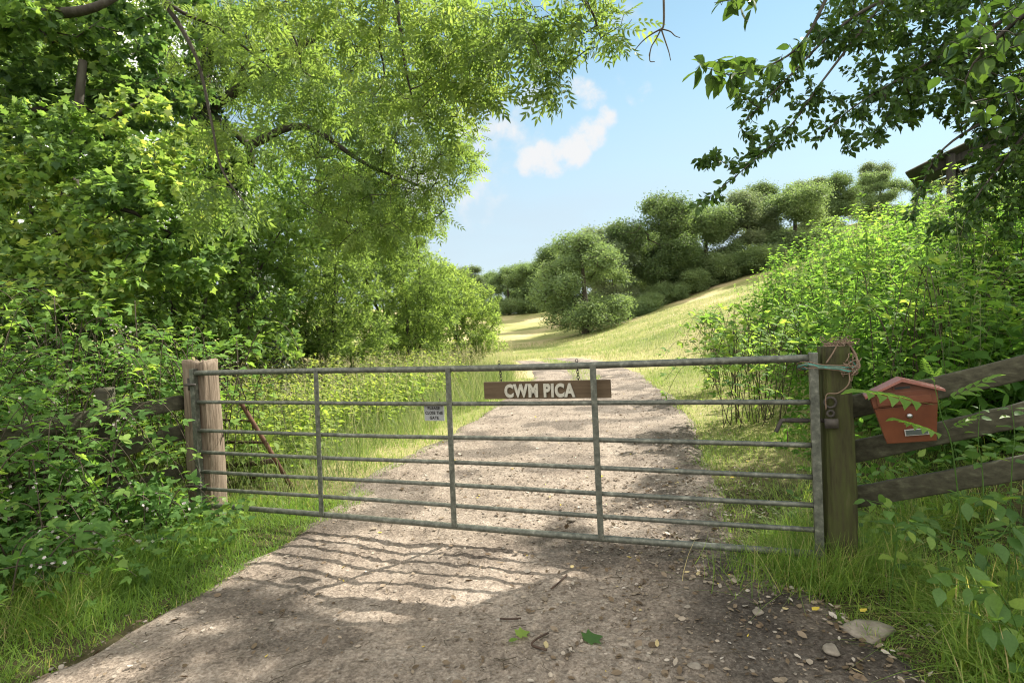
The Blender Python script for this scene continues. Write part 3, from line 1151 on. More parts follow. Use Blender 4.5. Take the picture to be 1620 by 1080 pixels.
tube(mo, bez([gpt(GL + .165, -.05, 1.17), gpt(GL + .16, -.06, 1.09), gpt(GL + .11, -.055, 1.04), gpt(GL + .055, -.05, 1.03), gpt(GL + .05, -.05, .95)], 6), .0035, 5)
tube(mo, bez([gpt(GL + .06, -.04, 1.20), gpt(GL + .09, -.045, 1.25), gpt(GL + .12, -.03, 1.30)], 6), .004, 5)
tube(mo, bez([gpt(GL + .19, .05, 1.29), gpt(GL + .215, .03, 1.23), gpt(GL + .215, 0, 1.17), gpt(GL + .19, -.035, 1.15)], 6), .008, 5)
tube(mo, bez([gpt(GL + .185, .06, 1.29), gpt(GL + .21, .04, 1.24), gpt(GL + .225, 0, 1.18), gpt(GL + .20, -.03, 1.16)], 6), .006, 5)
tw_part('orange_strand', mo, M_ORANGE)


# ------------------------------------------------------------------ signs on the gate
def text_mesh(name, body, size, ext, mat, parent, loc, bold=.0, width=None):
    cu = bpy.data.curves.new(name, 'FONT')
    cu.body = body
    cu.size = size
    cu.extrude = ext
    cu.offset = bold
    cu.align_x, cu.align_y = 'CENTER', 'CENTER'
    cu.space_character = 1.12
    cu.bevel_depth = 0
    to = bpy.data.objects.new(name, cu)
    COL.objects.link(to)
    bpy.context.view_layer.update()
    dg = bpy.context.evaluated_depsgraph_get()
    me = bpy.data.meshes.new_from_object(to.evaluated_get(dg))
    bpy.data.objects.remove(to)
    xs = [v.co.x for v in me.vertices]
    w0 = max(xs) - min(xs)
    c0_ = (max(xs) + min(xs)) / 2
    ys = [v.co.y for v in me.vertices]
    cy_ = (max(ys) + min(ys)) / 2
    for v in me.vertices:
        x, y, z = v.co
        s = (width / w0) if width else 1
        v.co = ((x - c0_) * s, -z, y - cy_)
    me.materials.clear()
    me.materials.append(mat)
    o = bpy.data.objects.new(name, me)
    COL.objects.link(o)
    o.parent = parent
    o.location = loc
    return o


SOFF = .045
sx0, sz1 = glocal(766, 604, SOFF)
sx1, sz1b = glocal(966, 600, SOFF)
_, sz0 = glocal(766, 631, SOFF)
_, sz0b = glocal(966, 629, SOFF)
sign = empty('house_sign', tuple(gpt(sx0, SOFF, sz0)), 'brown wooden name board with pale letters hung on chains from the gate', 'sign')
sign.rotation_euler = gate.rotation_euler
SWd, SH = sx1 - sx0, (sz1 - sz0 + sz1b - sz0b) / 2
tilt = math.atan2((sz0b + sz1b) - (sz0 + sz1), 2 * SWd)
bo = box_bm(sign, 'board', (0, -.011, 0), (SWd, .011, SH), M_SIGNW, .004, rot=(0, -tilt, 0))
lx0, lz0 = glocal(800, 618, SOFF)
lx1, lz1 = glocal(911, 616, SOFF)
text_mesh('lettering', 'CWM PICA', SH * .98, .006, M_LETTER, sign, ((lx0 + lx1) / 2 - sx0, -.018, (lz0 + lz1) / 2 - sz0), bold=.0055, width=lx1 - lx0).rotation_euler = (0, -tilt, 0)
for px_ in (793, 915):
    cxl, _ = glocal(px_, 600, SOFF)
    mb = MB()
    topz, botz = ZT + .03, sz0 + SH - .004
    nlk = 8
    for k in range(nlk):
        zc = topz - (topz - botz) * (k + .5) / nlk
        hl = (topz - botz) / nlk * .72
        t = np.linspace(0, 2 * math.pi, 13)
        flat_ = k % 2 == 0
        yo = -SOFF + .024 if k >= 1 else -SOFF + .010
        yo = np.interp(k, [0, 2, 7], [-SOFF + .02, -SOFF + .03, 0])
        pp = np.stack([cxl - sx0 + (np.cos(t) * .008 if flat_ else 0 * t), yo + (0 * t if flat_ else np.cos(t) * .008), zc - sz0 + np.sin(t) * hl], -1)
        tube(mb, pp, .0022, 5, cap=False)
    co = bpy.data.objects.new('chain', mb.mesh('chain', M_IRON, True))
    COL.objects.link(co)
    co.parent = sign
WOFF = .03
wx0, wz1 = glocal(671, 641, WOFF)
wx1, _ = glocal(702, 641, WOFF)
_, wz0 = glocal(671, 665, WOFF)
ws = empty('notice', tuple(gpt(wx0, WOFF, wz0)), 'small grey and white notice wired under the second gate rail', 'sign')
ws.rotation_euler = gate.rotation_euler
ww, wh = wx1 - wx0, wz1 - wz0
box_bm(ws, 'plate', (0, -.003, 0), (ww, .003, wh), M_WHITE, .001)
for txt, fz, wd in (('PLEASE', .83, .62), ('CLOSE THE', .52, .88), ('GATE', .20, .45)):
    text_mesh('lettering', txt, wh * .27, .0008, M_INK, ws, (ww * .5, -.0045, wh * fz), bold=.0008, width=ww * wd)
mb = MB()
tube(mb, bez([(ww * .9, -.004, wh * .95), (ww * .92, -.03, wh + .03), (ww * .94, -.045, wh + .055), (ww * .9, -.01, wh + .03)], 4), .0016, 5)
wo = bpy.data.objects.new('wire', mb.mesh('wire', M_RUSTD, True))
COL.objects.link(wo)
wo.parent = ws
mb = MB()
tube(mb, bez([(ww * .1, -.004, wh * .95), (ww * .09, -.03, wh + .03), (ww * .1, -.045, wh + .05), (ww * .1, -.01, wh + .03)], 4), .0016, 5)
wo = bpy.data.objects.new('wire', mb.mesh('wire', M_RUSTD, True))
COL.objects.link(wo)
wo.parent = ws

# ------------------------------------------------------------------ rail fences
def plank(mbx, a, b, hgt_, th, g, n=24, bow=.01):
    """A sawn board from a to b (centre line), worn edges, slightly bowed and twisted."""
    a, b = np.asarray(a, float), np.asarray(b, float)
    u = (b - a) / np.linalg.norm(b - a)
    nn = np.cross(u, [0, 0, 1.0])
    nn /= np.linalg.norm(nn)
    wv = np.cross(nn, u)
    prof = [(-.5, -.42), (-.42, -.5), (.42, -.5), (.5, -.42), (.5, .42), (.42, .5), (-.42, .5), (-.5, .42)]
    V = []
    for i in range(n + 1):
        t = i / n
        c = a + (b - a) * t + wv * (bow * math.sin(math.pi * t) + g.normal() * .0015) + nn * .004 * math.sin(t * 5)
        hh = hgt_ * (1 + .03 * math.sin(t * 9 + a[0]) + g.normal() * .008)
        for p_, q_ in prof:
            V.append(c + nn * p_ * th + wv * q_ * hh)
    f = [(i * 8 + j, i * 8 + (j + 1) % 8, (i + 1) * 8 + (j + 1) % 8, (i + 1) * 8 + j) for i in range(n) for j in range(8)]
    f3 = [(0, j + 1, j) for j in range(1, 7)] + [(n * 8, n * 8 + j, n * 8 + j + 1) for j in range(1, 7)]
    mbx.add(np.array(V), f4=f, f3=f3)


g = np.random.default_rng(31)
pf = gpt(GL + .2, .12, 0)
fence = empty('rail_fence', (pf[0], pf[1], 0), 'dark three rail timber fence climbing the bank behind the red letter box', 'fence')
FD0, FD1 = 3.28, 2.86
rails = [((1335, 646), (1640, 571), .122), ((1335, 717), (1640, 645), .118), ((1345, 787), (1640, 729), .115)]
for (a, b, hh) in rails:
    pa, pb = P(a[0], a[1], FD0), P(b[0], b[1], FD1)
    ext = pb + (pb - pa) * .9
    mb = MB()
    plank(mb, pa, ext, hh, .036, g, bow=-.015)
    mb.build('rail', M_RAIL, fence)
pe = P(1640, 650, FD1)
pe2 = pe + (pe - P(1340, 717, FD0)) * .75
for q_ in (pe + (pe - P(1340, 717, FD0)) * .02 + np.array([.12, 0, 0]), pe2):
    zz = float(hgt(q_[0], q_[1]))
    mb = MB()
    o_ = np.array([0, .068, 0])
    plank(mb, np.array([q_[0], q_[1] + .075, zz - .35]) , np.array([q_[0] + .001, q_[1] + .075, zz + 1.12]), .10, .10, g, bow=0)
    mb.build('fence_post', M_RAIL, fence)

lpq = lp.location
lf = empty('rail_fence', (lpq[0] - .2, lpq[1], 0), 'dark rail fence almost buried in brambles left of the pale gate post', 'fence')
LD0 = 4.85
for (a, b, d1) in (((290, 636), (-40, 700), 3.9), ((290, 682), (-60, 790), 3.9), ((290, 745), (-60, 880), 3.9)):
    pa, pb = P(a[0], a[1], LD0), P(b[0], b[1], d1)
    mb = MB()
    plank(mb, pa, pb, .125, .036, g)
    mb.build('rail', M_RAIL, lf)
for t in (.42, .98):
    pa, pb = P(290, 690, LD0), P(-60, 790, 3.9)
    q_ = pa + (pb - pa) * t
    mb = MB()
    plank(mb, np.array([q_[0], q_[1] + .08, -.3]), np.array([q_[0] + .001, q_[1] + .08, 1.15]), .10, .10, g, bow=0)
    mb.build('fence_post', M_RAIL, lf)

# rusty hurdle leaning behind the gate
hu = empty('rusty_hurdle', tuple(ground(465, 779)), 'rusty old iron hurdle with a leaning end bar, overgrown behind the gate', 'hurdle')
b0, b1 = P(466, 779, 5.45), P(382, 638, 5.55)
mb = MB()
tube(mb, [b0, b0 + (b1 - b0) * .5 + np.array([0, 0, .01]), b1], .021, 8)
mb.build('end_bar', M_RUST, hu, smooth=True)
for t, rr, dr in ((.80, .012, -.02), (.56, .014, -.06), (.36, .026, -.16), (.20, .012, -.15), (.03, .012, -.05)):
    c = b0 + (b1 - b0) * t
    mb = MB()
    tube(mb, [c, c + np.array([-.55, .35, dr * .7]), c + np.array([-1.5, 1.0, dr * 1.6])], rr, 7)
    mb.build('rail', M_RUSTD, hu, smooth=True)

# ------------------------------------------------------------------ letter box
lbp = P(1428, 640, 3.02)
lb = empty('letter_box', tuple(lbp), 'terracotta red metal letter box with a pitched pink roof fixed to the fence', 'letter box')
ffw = P(1640, 645, FD1) - P(1335, 717, FD0)
lb.rotation_euler = (0, math.radians(-4.5) - 0.05, math.atan2(ffw[1], ffw[0]) + math.radians(2))
s_ = 3.02 / 900.0
HB = 70 * s_                                           # half heights in metres from pixels
bw_t, bw_b = 43 * s_, 32 * s_                          # half widths top and bottom
zt_, zb2 = 25 * s_, -55 * s_
zl = 2 * s_
dep_f, dep_b = -.10, .0


def frustum(lo_z, hi_z, w_lo, w_hi, y0a, y1a, y0b, y1b, bev=.004):
    bm = bmesh.new()
    vs = [bm.verts.new(v) for v in ((-w_lo, y0a, lo_z), (w_lo, y0a, lo_z), (w_lo, y1a, lo_z), (-w_lo, y1a, lo_z),
                                    (-w_hi, y0b, hi_z), (w_hi, y0b, hi_z), (w_hi, y1b, hi_z), (-w_hi, y1b, hi_z))]
    for f in ((3, 2, 1, 0), (4, 5, 6, 7), (0, 1, 5, 4), (1, 2, 6, 5), (2, 3, 7, 6), (3, 0, 4, 7)):
        bm.faces.new([vs[i] for i in f])
    if bev:
        bmesh.ops.bevel(bm, geom=list(bm.edges), offset=bev, segments=2, profile=.7, affect='EDGES')
    return bm


bm_obj('lower_body', frustum(zb2, zl, bw_b, bw_t - 2 * s_, dep_f + .02, dep_b, dep_f, dep_b), M_RED, lb)
bm = frustum(zl + .003, zt_ + .002, bw_t - 1 * s_, bw_t + 1 * s_, dep_f - .008, dep_b, dep_f - .008, dep_b)
# gable top
v = [bm.verts.new(q_) for q_ in ((-bw_t, dep_f - .004, zt_), (bw_t, dep_f - .004, zt_), (0, dep_f - .004, zt_ + 17 * s_), (-bw_t, dep_b, zt_), (bw_t, dep_b, zt_), (0, dep_b, zt_ + 17 * s_))]
for f in ((0, 1, 2), (5, 4, 3), (0, 2, 5, 3), (1, 4, 5, 2), (0, 3, 4, 1)):
    bm.faces.new([v[i] for i in f])
bm_obj('upper_body', bm, M_RED, lb)
flap = box_bm(lb, 'flap', (-bw_t + 7 * s_, dep_f - .016, zl + 3 * s_), (bw_t - 9 * s_, dep_f - .006, zl + 16 * s_), M_RED, .003)
box_bm(flap, 'flap_lip', (-bw_t + 8 * s_, dep_f - .023, zl + 4.5 * s_), (bw_t - 11 * s_, dep_f - .0155, zl + 6.5 * s_), M_RED, .001)
rf = bmesh.new()
ro = 51 * s_
ov = dep_f - .045
th_ = .012
for sgn in (-1, 1):
    a = [(0, zt_ + 20 * s_), (sgn * ro, zt_ - 1 * s_)]
    q_ = [(a[0][0], ov, a[0][1]), (a[1][0], ov, a[1][1]), (a[1][0], dep_b + .02, a[1][1]), (a[0][0], dep_b + .02, a[0][1])]
    top_ = [rf.verts.new(c) for c in q_]
    bot_ = [rf.verts.new((c[0], c[1], c[2] - th_)) for c in q_]
    if sgn < 0:
        keep = (top_, bot_)
    for f in ((0, 1, 2, 3),):
        rf.faces.new([top_[i] for i in f])
        rf.faces.new([bot_[i] for i in reversed(f)])
    for i_ in range(3):
        rf.faces.new((top_[i_], bot_[i_], bot_[i_ + 1], top_[i_ + 1]))
bmesh.ops.remove_doubles(rf, verts=rf.verts, dist=1e-5)
bm_obj('roof', rf, M_ROOFP, lb)
sl_ = box_bm(lb, 'slot_frame', (-12 * s_, dep_f - .010, zt_ + 3 * s_), (12 * s_, dep_f - .003, zt_ + 9 * s_), M_RED, .001)
box_bm(sl_, 'slot', (-10 * s_, dep_f - .012, zt_ + 4 * s_), (10 * s_, dep_f - .0095, zt_ + 8 * s_), M_BLACK, .0005)
mb = MB()
tube(mb, [(3 * s_, dep_f - .012, -13 * s_), (3 * s_, dep_f + .01, -13 * s_)], 3.6 * s_, 14)
lk = bpy.data.objects.new('lock', mb.mesh('lock', M_STEEL, False))
COL.objects.link(lk)
lk.parent = lb
npl = box_bm(lb, 'name_plate', (-7 * s_, dep_f + .005, -44 * s_), (24 * s_, dep_f + .013, -34 * s_), M_STEEL, .001)
npl.location = (0, -.0, 0)
box_bm(npl, 'card', (-5.5 * s_, dep_f + .002, -42.8 * s_), (22.5 * s_, dep_f + .0055, -35.2 * s_), M_PLATE, .0005)
#@@PART2@@
# ------------------------------------------------------------------ far trees on the hill (four crowns, copied)
g = np.random.default_rng(77)
CL = clump(24, 3, .50, LEAF2, .27)


def far_tree(name, label, h_, rw, seed, nl):
    gg = np.random.default_rng(seed)
    lobes = []
    nlob = 14
    for k in range(nlob):
        a = k * 2.4 + gg.uniform(-.5, .5)
        zz = h_ * (.24 + .62 * k / (nlob - 1)) + gg.normal() * .5
        prof = math.sin(math.pi * min(.96, .24 + .72 * k / (nlob - 1))) ** .7
        rr = rw * prof * gg.uniform(.35, .95)
        rad = rw * gg.choice([.14, .18, .24, .36, .50]) * (.55 + .45 * prof)
        lobes.append(((math.cos(a) * rr, math.sin(a) * rr, zz), (rad, rad, rad * .86), int(30 + 60 * rad / rw * 2)))
    if seed != 304:
        lobes.append(((0, 0, h_ * .14), (rw * .95, rw * .95, h_ * .15), 120))
    trunk = [(0, 0, -.6, .34), (.05, .02, h_ * .15, .30), (.0, .1, h_ * .3, .24), (.1, .0, h_ * .5, .17), (.0, .0, h_ * .7, .09)]
    return trunk, lobes, seed, nl


FAR_SPECS = [far_tree('a', '', 12, 4.6, 301, 2300), far_tree('b', '', 13, 4.2, 302, 2300), far_tree('c', '', 11, 5.0, 303, 2300), far_tree('d', '', 14, 4.8, 304, 2300)]
_hg = hgt
far_protos = []
for i_, (trunk, lobes, seed, nl) in enumerate(FAR_SPECS):
    hgt = lambda x, y: np.asarray(x, float) * 0 - .3
    t_ = tree('hill_tree', 'x', 'tree', trunk, lobes, CL, nl, .95, (M_FAR, M_FARB, M_FAR, M_FARC)[i_], seed, step=1.1, rl=.09, spread=.18, droop=.1, flat=.5, tip=.03, sag=.06)
    far_protos.append(t_)
hgt = _hg
# column of the trunk, top row of the crown, depth, prototype, label
FAR = [
    (925, 366, 60, 0, 'broad rounded oak at the low end of the hillside tree line'),
    (975, 346, 72, 1, 'tall tree second from the low end of the hillside tree line'),
    (1052, 303, 72, 3, 'tall dark tree rising in a peak above the middle field slope'),
    (1120, 320, 75, 2, 'wide tree standing between the peaked dark tree and the grey green thicket'),
    (1190, 290, 76, 1, 'grey green domed tree left of the highest hillside crowns'),
    (1262, 284, 74, 2, 'wide grey green tree directly above the crest of the hay field'),
    (1330, 268, 84, 3, 'bright rounded tree high on the hill behind the nettle bank'),
    (1398, 268, 92, 0, 'tree on the hilltop just left of the shed roof'),
    (1382, 250, 108, 1, 'small dark flat topped tree peeping over the hilltop crowns'),
    (1470, 292, 90, 2, 'hilltop tree half hidden by the nettles under the shed roof'),
    (752, 412, 118, 1, 'far tree beyond the left hayfield, leftmost of its row'),
    (806, 416, 116, 0, 'far dark tree in the middle of the row beyond the left hayfield'),
    (850, 404, 112, 2, 'far tree at the right end of the row beyond the left hayfield'),
    (880, 378, 104, 3, 'pale topped tree rising behind the low end of the tree line'),
    (700, 420, 122, 3, 'far tree seen through the edge of the willows'),
    (778, 422, 126, 2, 'far tree set back between the two left trees of the far row'),
    (832, 412, 124, 3, 'far tree set back in the right half of the far row'),
    (1012, 352, 88, 2, 'tree filling the gap behind the second tall tree of the line'),
    (1095, 318, 92, 0, 'tree standing behind the peaked dark tree'),
    (1215, 284, 96, 3, 'tree in the second row behind the domed grey green tree'),
    (1300, 272, 102, 1, 'tree in the second row near the top of the hill'),
    (942, 372, 84, 2, 'tree just behind the broad rounded oak'),
]
PH = [12, 13, 11, 14]
used_ = [False] * 4
for (px, py, d, k, lab) in FAR:
    p = P(px, 500, d)
    z = float(hgt(p[0], p[1]))
    top = P(px, py, d)[2]
    s_f = max(.5, (top - z) / PH[k] / 1.02)
    o = far_protos[k]
    if used_[k]:
        o = copy_thing(o, (0, 0, 0))
    used_[k] = True
    o.location = (p[0], p[1], z)
    o.rotation_euler = (0, 0, float(g.uniform(0, 6.28)))
    wv_ = s_f * float(g.uniform(1.12, 1.45))
    o.scale = (wv_, wv_, s_f)
    o['label'] = lab
    o['group'] = 'trees along the hilltop'
# low hedge growth under the line
hb_, hl_ = None, None
for (px, d, hh, lab) in ((1150, 72, 3.4, 'dark low bush under the hillside trees below the peaked tree'), (1215, 71, 3.0, 'dark low bush at the upper edge of the hay field'),
                         (1060, 69, 2.6, 'low bush at the foot of the peaked dark hillside tree'), (985, 66, 2.6, 'low bush beside the second hillside trunk'), (1290, 71, 3.4, 'low bush where the hay field meets the nettles'),
                         (820, 112, 3.4, 'low bush under the far row beyond the left hayfield'), (760, 114, 3.4, 'low bush at the left end of the far row'),
                         (1025, 68, 2.2, 'small bush in the gap right of the second hillside trunk'), (1105, 71, 2.8, 'low bush at the foot of the wide tree right of the peaked one'), (1180, 73, 3.6, 'tall thorny bush filling under the domed grey green tree'),
                         (1250, 73, 2.6, 'low bush under the tree above the crest of the field'), (1000, 74, 3.0, 'shaded bush behind the second hillside trunk'), (1085, 75, 3.6, 'shaded bush set back under the peaked tree')):
    p = P(px, 500, d)
    z = float(hgt(p[0], p[1]))
    if hb_ is None:
        hgt = lambda x, y: np.asarray(x, float) * 0 - .3
        hb_ = tree('hedge_bush', lab, 'bush', [(0, 0, -.3, .10), (0, .05, .8, .07), (.1, 0, 1.6, .05)],
                   [((0, 0, 1.3), (2.6, 2.0, 1.3), 120), ((1.2, .2, 1.9), (1.5, 1.5, 1.1), 60), ((-1.4, 0, 1.6), (1.5, 1.5, 1.2), 60)], CL, 1500, .6, M_FAR, 309, step=.7, rl=.06, spread=.12, tip=.015)
        hgt = _hg
        o = hb_
    else:
        o = copy_thing(hb_, (0, 0, 0), float(g.uniform(0, 6.28)))
        o['label'] = lab
    o.location = (p[0], p[1], z)
    o.scale = (hh / 2.4 * float(g.uniform(.8, 1.5)), hh / 2.6, hh / 3.0)
    o['group'] = 'bushes under the hill trees'

# ------------------------------------------------------------------ willows beyond the gate on the left
def shrub(name, label, px, d, lobes, tmpl, nl, size, mleaf, seed, stems=5, cat='shrub', **kw):
    """Many-stemmed shrub; lobes are given as (column, row, depth, rx, ry, rz, n)."""
    gg = np.random.default_rng(seed)
    bx_, by_, bz_ = base(px, d)
    L3 = [(P(a, b, c), (rx, ry, rz), n) for a, b, c, rx, ry, rz, n in lobes]
    cen = np.mean([c for c, _, _ in L3], 0)
    limbs_ = []
    for k in range(stems):
        c = L3[k % len(L3)][0] + gg.normal(size=3) * .25
        q0 = np.array([bx_, by_, bz_ + .05])
        mid_ = q0 * .55 + c * .45 + np.array([gg.normal() * .15, gg.normal() * .15, .25])
        limbs_.append([(*q0, .05), (*mid_, .035), (*c, .015)])
    return tree(name, label, cat, [(bx_, by_, bz_ - .2, .07), (bx_, by_, bz_ + .12, .06)], L3, tmpl, nl, size, mleaf, seed, limbs=limbs_, **kw)


WL = T([(0, 0, 0), (.15, .4, .02), (0, 1, -.10), (-.15, .4, .02)], [(0, 1, 2), (0, 2, 3)])
shrub('willow_bush', 'bright yellow green willow bush at the edge of the hayfield, rightmost of the willows', 735, 18,
      [(735, 480, 18, 1.1, 1.1, .8, 170), (700, 455, 18.2, 1.2, 1.1, .8, 170), (762, 505, 18, .75, .8, .6, 130), (715, 535, 17.6, 1.3, 1.1, .5, 130), (672, 430, 18.6, 1.0, 1.0, .9, 120), (660, 530, 18, 1.2, 1, .7, 120), (768, 540, 17.4, .7, .8, .35, 90), (725, 560, 17.2, 1.2, .8, .3, 90)],
      WL, 30000, .105, M_WILLOW, 401, stems=7, spread=.07, droop=.0, flat=.35, rl=.014, hue=.12, tip=.003)
shrub('willow_bush', 'tall feathery willow bush with dark slanting stems above the gate notice', 640, 15,
      [(640, 440, 15, 1.2, 1.1, .9, 160), (600, 500, 15, 1.4, 1.1, .9, 160), (660, 510, 14.8, 1.2, 1.0, .8, 140), (590, 410, 15.4, 1.2, 1.1, .9, 140), (640, 365, 15.6, .9, .9, .7, 100), (690, 480, 15, .8, .9, .8, 100), (620, 555, 14.6, 1.5, .9, .5, 120), (560, 360, 15.6, 1.2, 1, .8, 110)],
      WL, 36000, .10, M_WILLOW, 402, stems=8, spread=.07, droop=.0, flat=.35, rl=.014, hue=.0, tip=.003)
shrub('willow_bush', 'shaded willow bush between the ash trunk and the tall feathery willow', 510, 12.5,
      [(540, 460, 12.5, 1.1, 1.0, .9, 150), (490, 500, 12.3, 1.2, 1.0, .8, 150), (520, 400, 13, 1.1, 1.0, .8, 130), (570, 530, 12.5, 1.0, .9, .6, 120), (455, 450, 12.6, .9, .9, .8, 110), (500, 560, 12, 1.3, .8, .4, 110), (430, 530, 12, 1, .8, .6, 100)],
      WL, 32000, .09, M_WILLOW, 403, stems=8, spread=.07, droop=.0, flat=.35, rl=.014, hue=-.18, tip=.003)

# ------------------------------------------------------------------ ash tree behind the fence, its ivy, and the ash that overhangs the gate
bx_, by_, bz_ = base(432, 11)
ash_trunk = [(bx_, by_, bz_ - .4, .24), (bx_ - .05, by_, 1.0, .20), (bx_ - .2, by_ - .1, 2.4, .17), (bx_ - .55, by_ - .2, 4.0, .15), (bx_ - .9, by_ - .2, 5.8, .12), (bx_ - 1.0, by_, 8.0, .08)]
LB = lambda pts: [(*P(a, b, c), r_) for a, b, c, r_ in pts]
tree('ash_tree', 'leaning ash with an ivy clad trunk and wide pale crown left of the sky', 'tree', ash_trunk,
     [(P(430, 90, 10.8), (1.4, 1.2, .9), 80), (P(560, 200, 10.5), (1.3, 1.2, 1.1), 120), (P(660, 230, 11), (1.05, 1.1, .95), 110), (P(640, 120, 11), (1.5, 1.2, 1.0), 110),
      (P(500, 60, 10.5), (1.6, 1.3, 1.1), 110), (P(700, 40, 10.5), (1.4, 1.1, .9), 90), (P(560, 330, 10.5), (1.2, 1.1, .9), 110), (P(650, 320, 11.3), (.8, .9, .7), 70),
      (P(725, 235, 11.2), (.5, .6, .9), 45), (P(300, 60, 10.2), (1.4, 1.2, 1.2), 70), (P(450, -160, 10.5), (2.2, 1.8, 1.4), 80)],
     ASH, 6800, .30, M_ASH, 411, limbs=[LB([(395, 230, 10.8, .09), (480, 200, 10.7, .06), (580, 260, 10.8, .035), (680, 300, 11.2, .012)]),
                                          LB([(380, 140, 10.7, .09), (500, 60, 10.6, .06), (640, 60, 10.8, .035), (740, 110, 11.0, .012)]),
                                          LB([(400, 260, 10.8, .08), (320, 200, 10.4, .05), (240, 120, 10.2, .02)])],
     step=.4, rl=.016, spread=.07, droop=.5, flat=.5, tip=.006, sag=.16, hue=.05)
iv = MB()
ivl = MB()
gi = np.random.default_rng(415)
at_ = np.array(ash_trunk)
iv_root = empty('ivy', tuple(at_[0, :3]), 'dark ivy climbing the leaning ash trunk', 'ivy')
for k in range(7):
    a0 = gi.uniform(0, 6.28)
    u = np.linspace(.05, .95, 24)
    c = np.stack([np.interp(u * 5, range(6), at_[:, j]) for j in range(3)], -1)
    rr = np.interp(u * 5, range(6), at_[:, 3]) + .02
    aa = a0 + np.cumsum(gi.normal(size=24) * .16)
    tube(iv, c + np.stack([np.cos(aa) * rr, np.sin(aa) * rr, 0 * rr], -1), .012, 4)
iv.build('stems', M_TWIG, iv_root)
n_ = 5200
u = gi.uniform(.02, .97, n_)
c = np.stack([np.interp(u * 5, range(6), at_[:, j]) for j in range(3)], -1)
rr = np.interp(u * 5, range(6), at_[:, 3]) + np.abs(gi.normal(size=n_)) * .13 + .03
aa = gi.uniform(0, 6.28, n_)
od = np.stack([np.cos(aa), np.sin(aa), gi.normal(size=n_) * .2], -1)
inst(ivl, BROAD[0], BROAD[1], c + od * rr[:, None], frames(od * .5 + np.array([0, 0, -.8]) + gi.normal(size=(n_, 3)) * .3, od), gi.uniform(.05, .10, n_), gi.uniform(0, 1, n_))
ivl.build('leaves', M_IVY, iv_root)

# the ash that leans over the lane from the left: its trunk stands outside the picture, its boughs hang into it
D = 5.4
limbs = [
    LB([(-420, -300, 4.6, .12), (-100, -170, 4.9, .10), (200, -60, 5.2, .07), (262, 8, D, .030), (310, 90, D, .022), (334, 190, D, .017), (352, 270, D, .012), (398, 335, D, .006)]),
    LB([(200, -60, 5.2, .05), (275, 12, D, .020), (350, 48, 5.6, .014), (440, 118, 5.8, .007)]),
    LB([(-100, -170, 4.9, .09), (250, -150, 5.0, .07), (480, -90, 5.2, .05), (612, -20, 5.3, .024), (632, 40, 5.3, .018), (640, 100, 5.3, .012), (655, 170, 5.4, .006)]),
    LB([(480, -90, 5.2, .05), (700, -100, 5.0, .035), (860, -50, 4.9, .02), (930, 10, 4.8, .012), (950, 60, 4.8, .006)]),
    LB([(612, -20, 5.3, .018), (600, 60, 5.5, .012), (606, 130, 5.7, .009), (560, 180, 5.8, .005)]),
    LB([(480, -90, 5.2, .03), (440, 0, 5.6, .016), (470, 70, 5.8, .011), (482, 115, 5.8, .008), (530, 130, 6, .004)]),
]
tb = (-4.6, 2.2)
tree('ash_tree', 'overhanging ash whose bare boughs and drooping leaf sprays hang over the gate', 'tree',
     [(tb[0], tb[1], float(hgt(*tb)) - .4, .26), (tb[0] + .05, tb[1] + .1, 1.5, .22), (tb[0] + .1, tb[1] + .5, 3.4, .17), (tb[0] + .3, tb[1] + 1.2, 5.0, .14), (tb[0] + .8, tb[1] + 2.0, 6.6, .10)],
     [(P(600, 30, 5.4), (.75, .5, .28), 60), (P(720, 60, 5.2), (.55, .5, .25), 55), (P(830, 60, 5.0), (.42, .4, .3), 42), (P(860, 120, 5.0), (.18, .25, .18), 14), (P(925, 30, 4.8), (.30, .3, .24), 26),
      (P(985, 35, 4.8), (.10, .2, .12), 6), (P(690, 150, 5.4), (.5, .4, .25), 40), (P(620, 150, 5.6), (.5, .4, .35), 36), (P(440, 40, 5.7), (.8, .5, .3), 40), (P(350, 330, 5.6), (.4, .3, .2), 16),
      (P(760, 120, 5.3), (.25, .3, .2), 20), (P(500, 120, 5.8), (.6, .5, .4), 34), (P(400, 200, 5.7), (.5, .4, .35), 18), (P(700, -60, 5.0), (1.2, .7, .3), 20), (P(300, -60, 5.0), (1.4, .8, .3), 12), (P(560, -40, 5.2), (1.0, .7, .25), 20)],
     ASHF, 1900, .24, M_ASH, 421, limbs=limbs, step=.16, rl=.008, spread=.02, droop=.55, flat=.45, tip=.0023, sag=.14, hue=.02, pref=1.2)

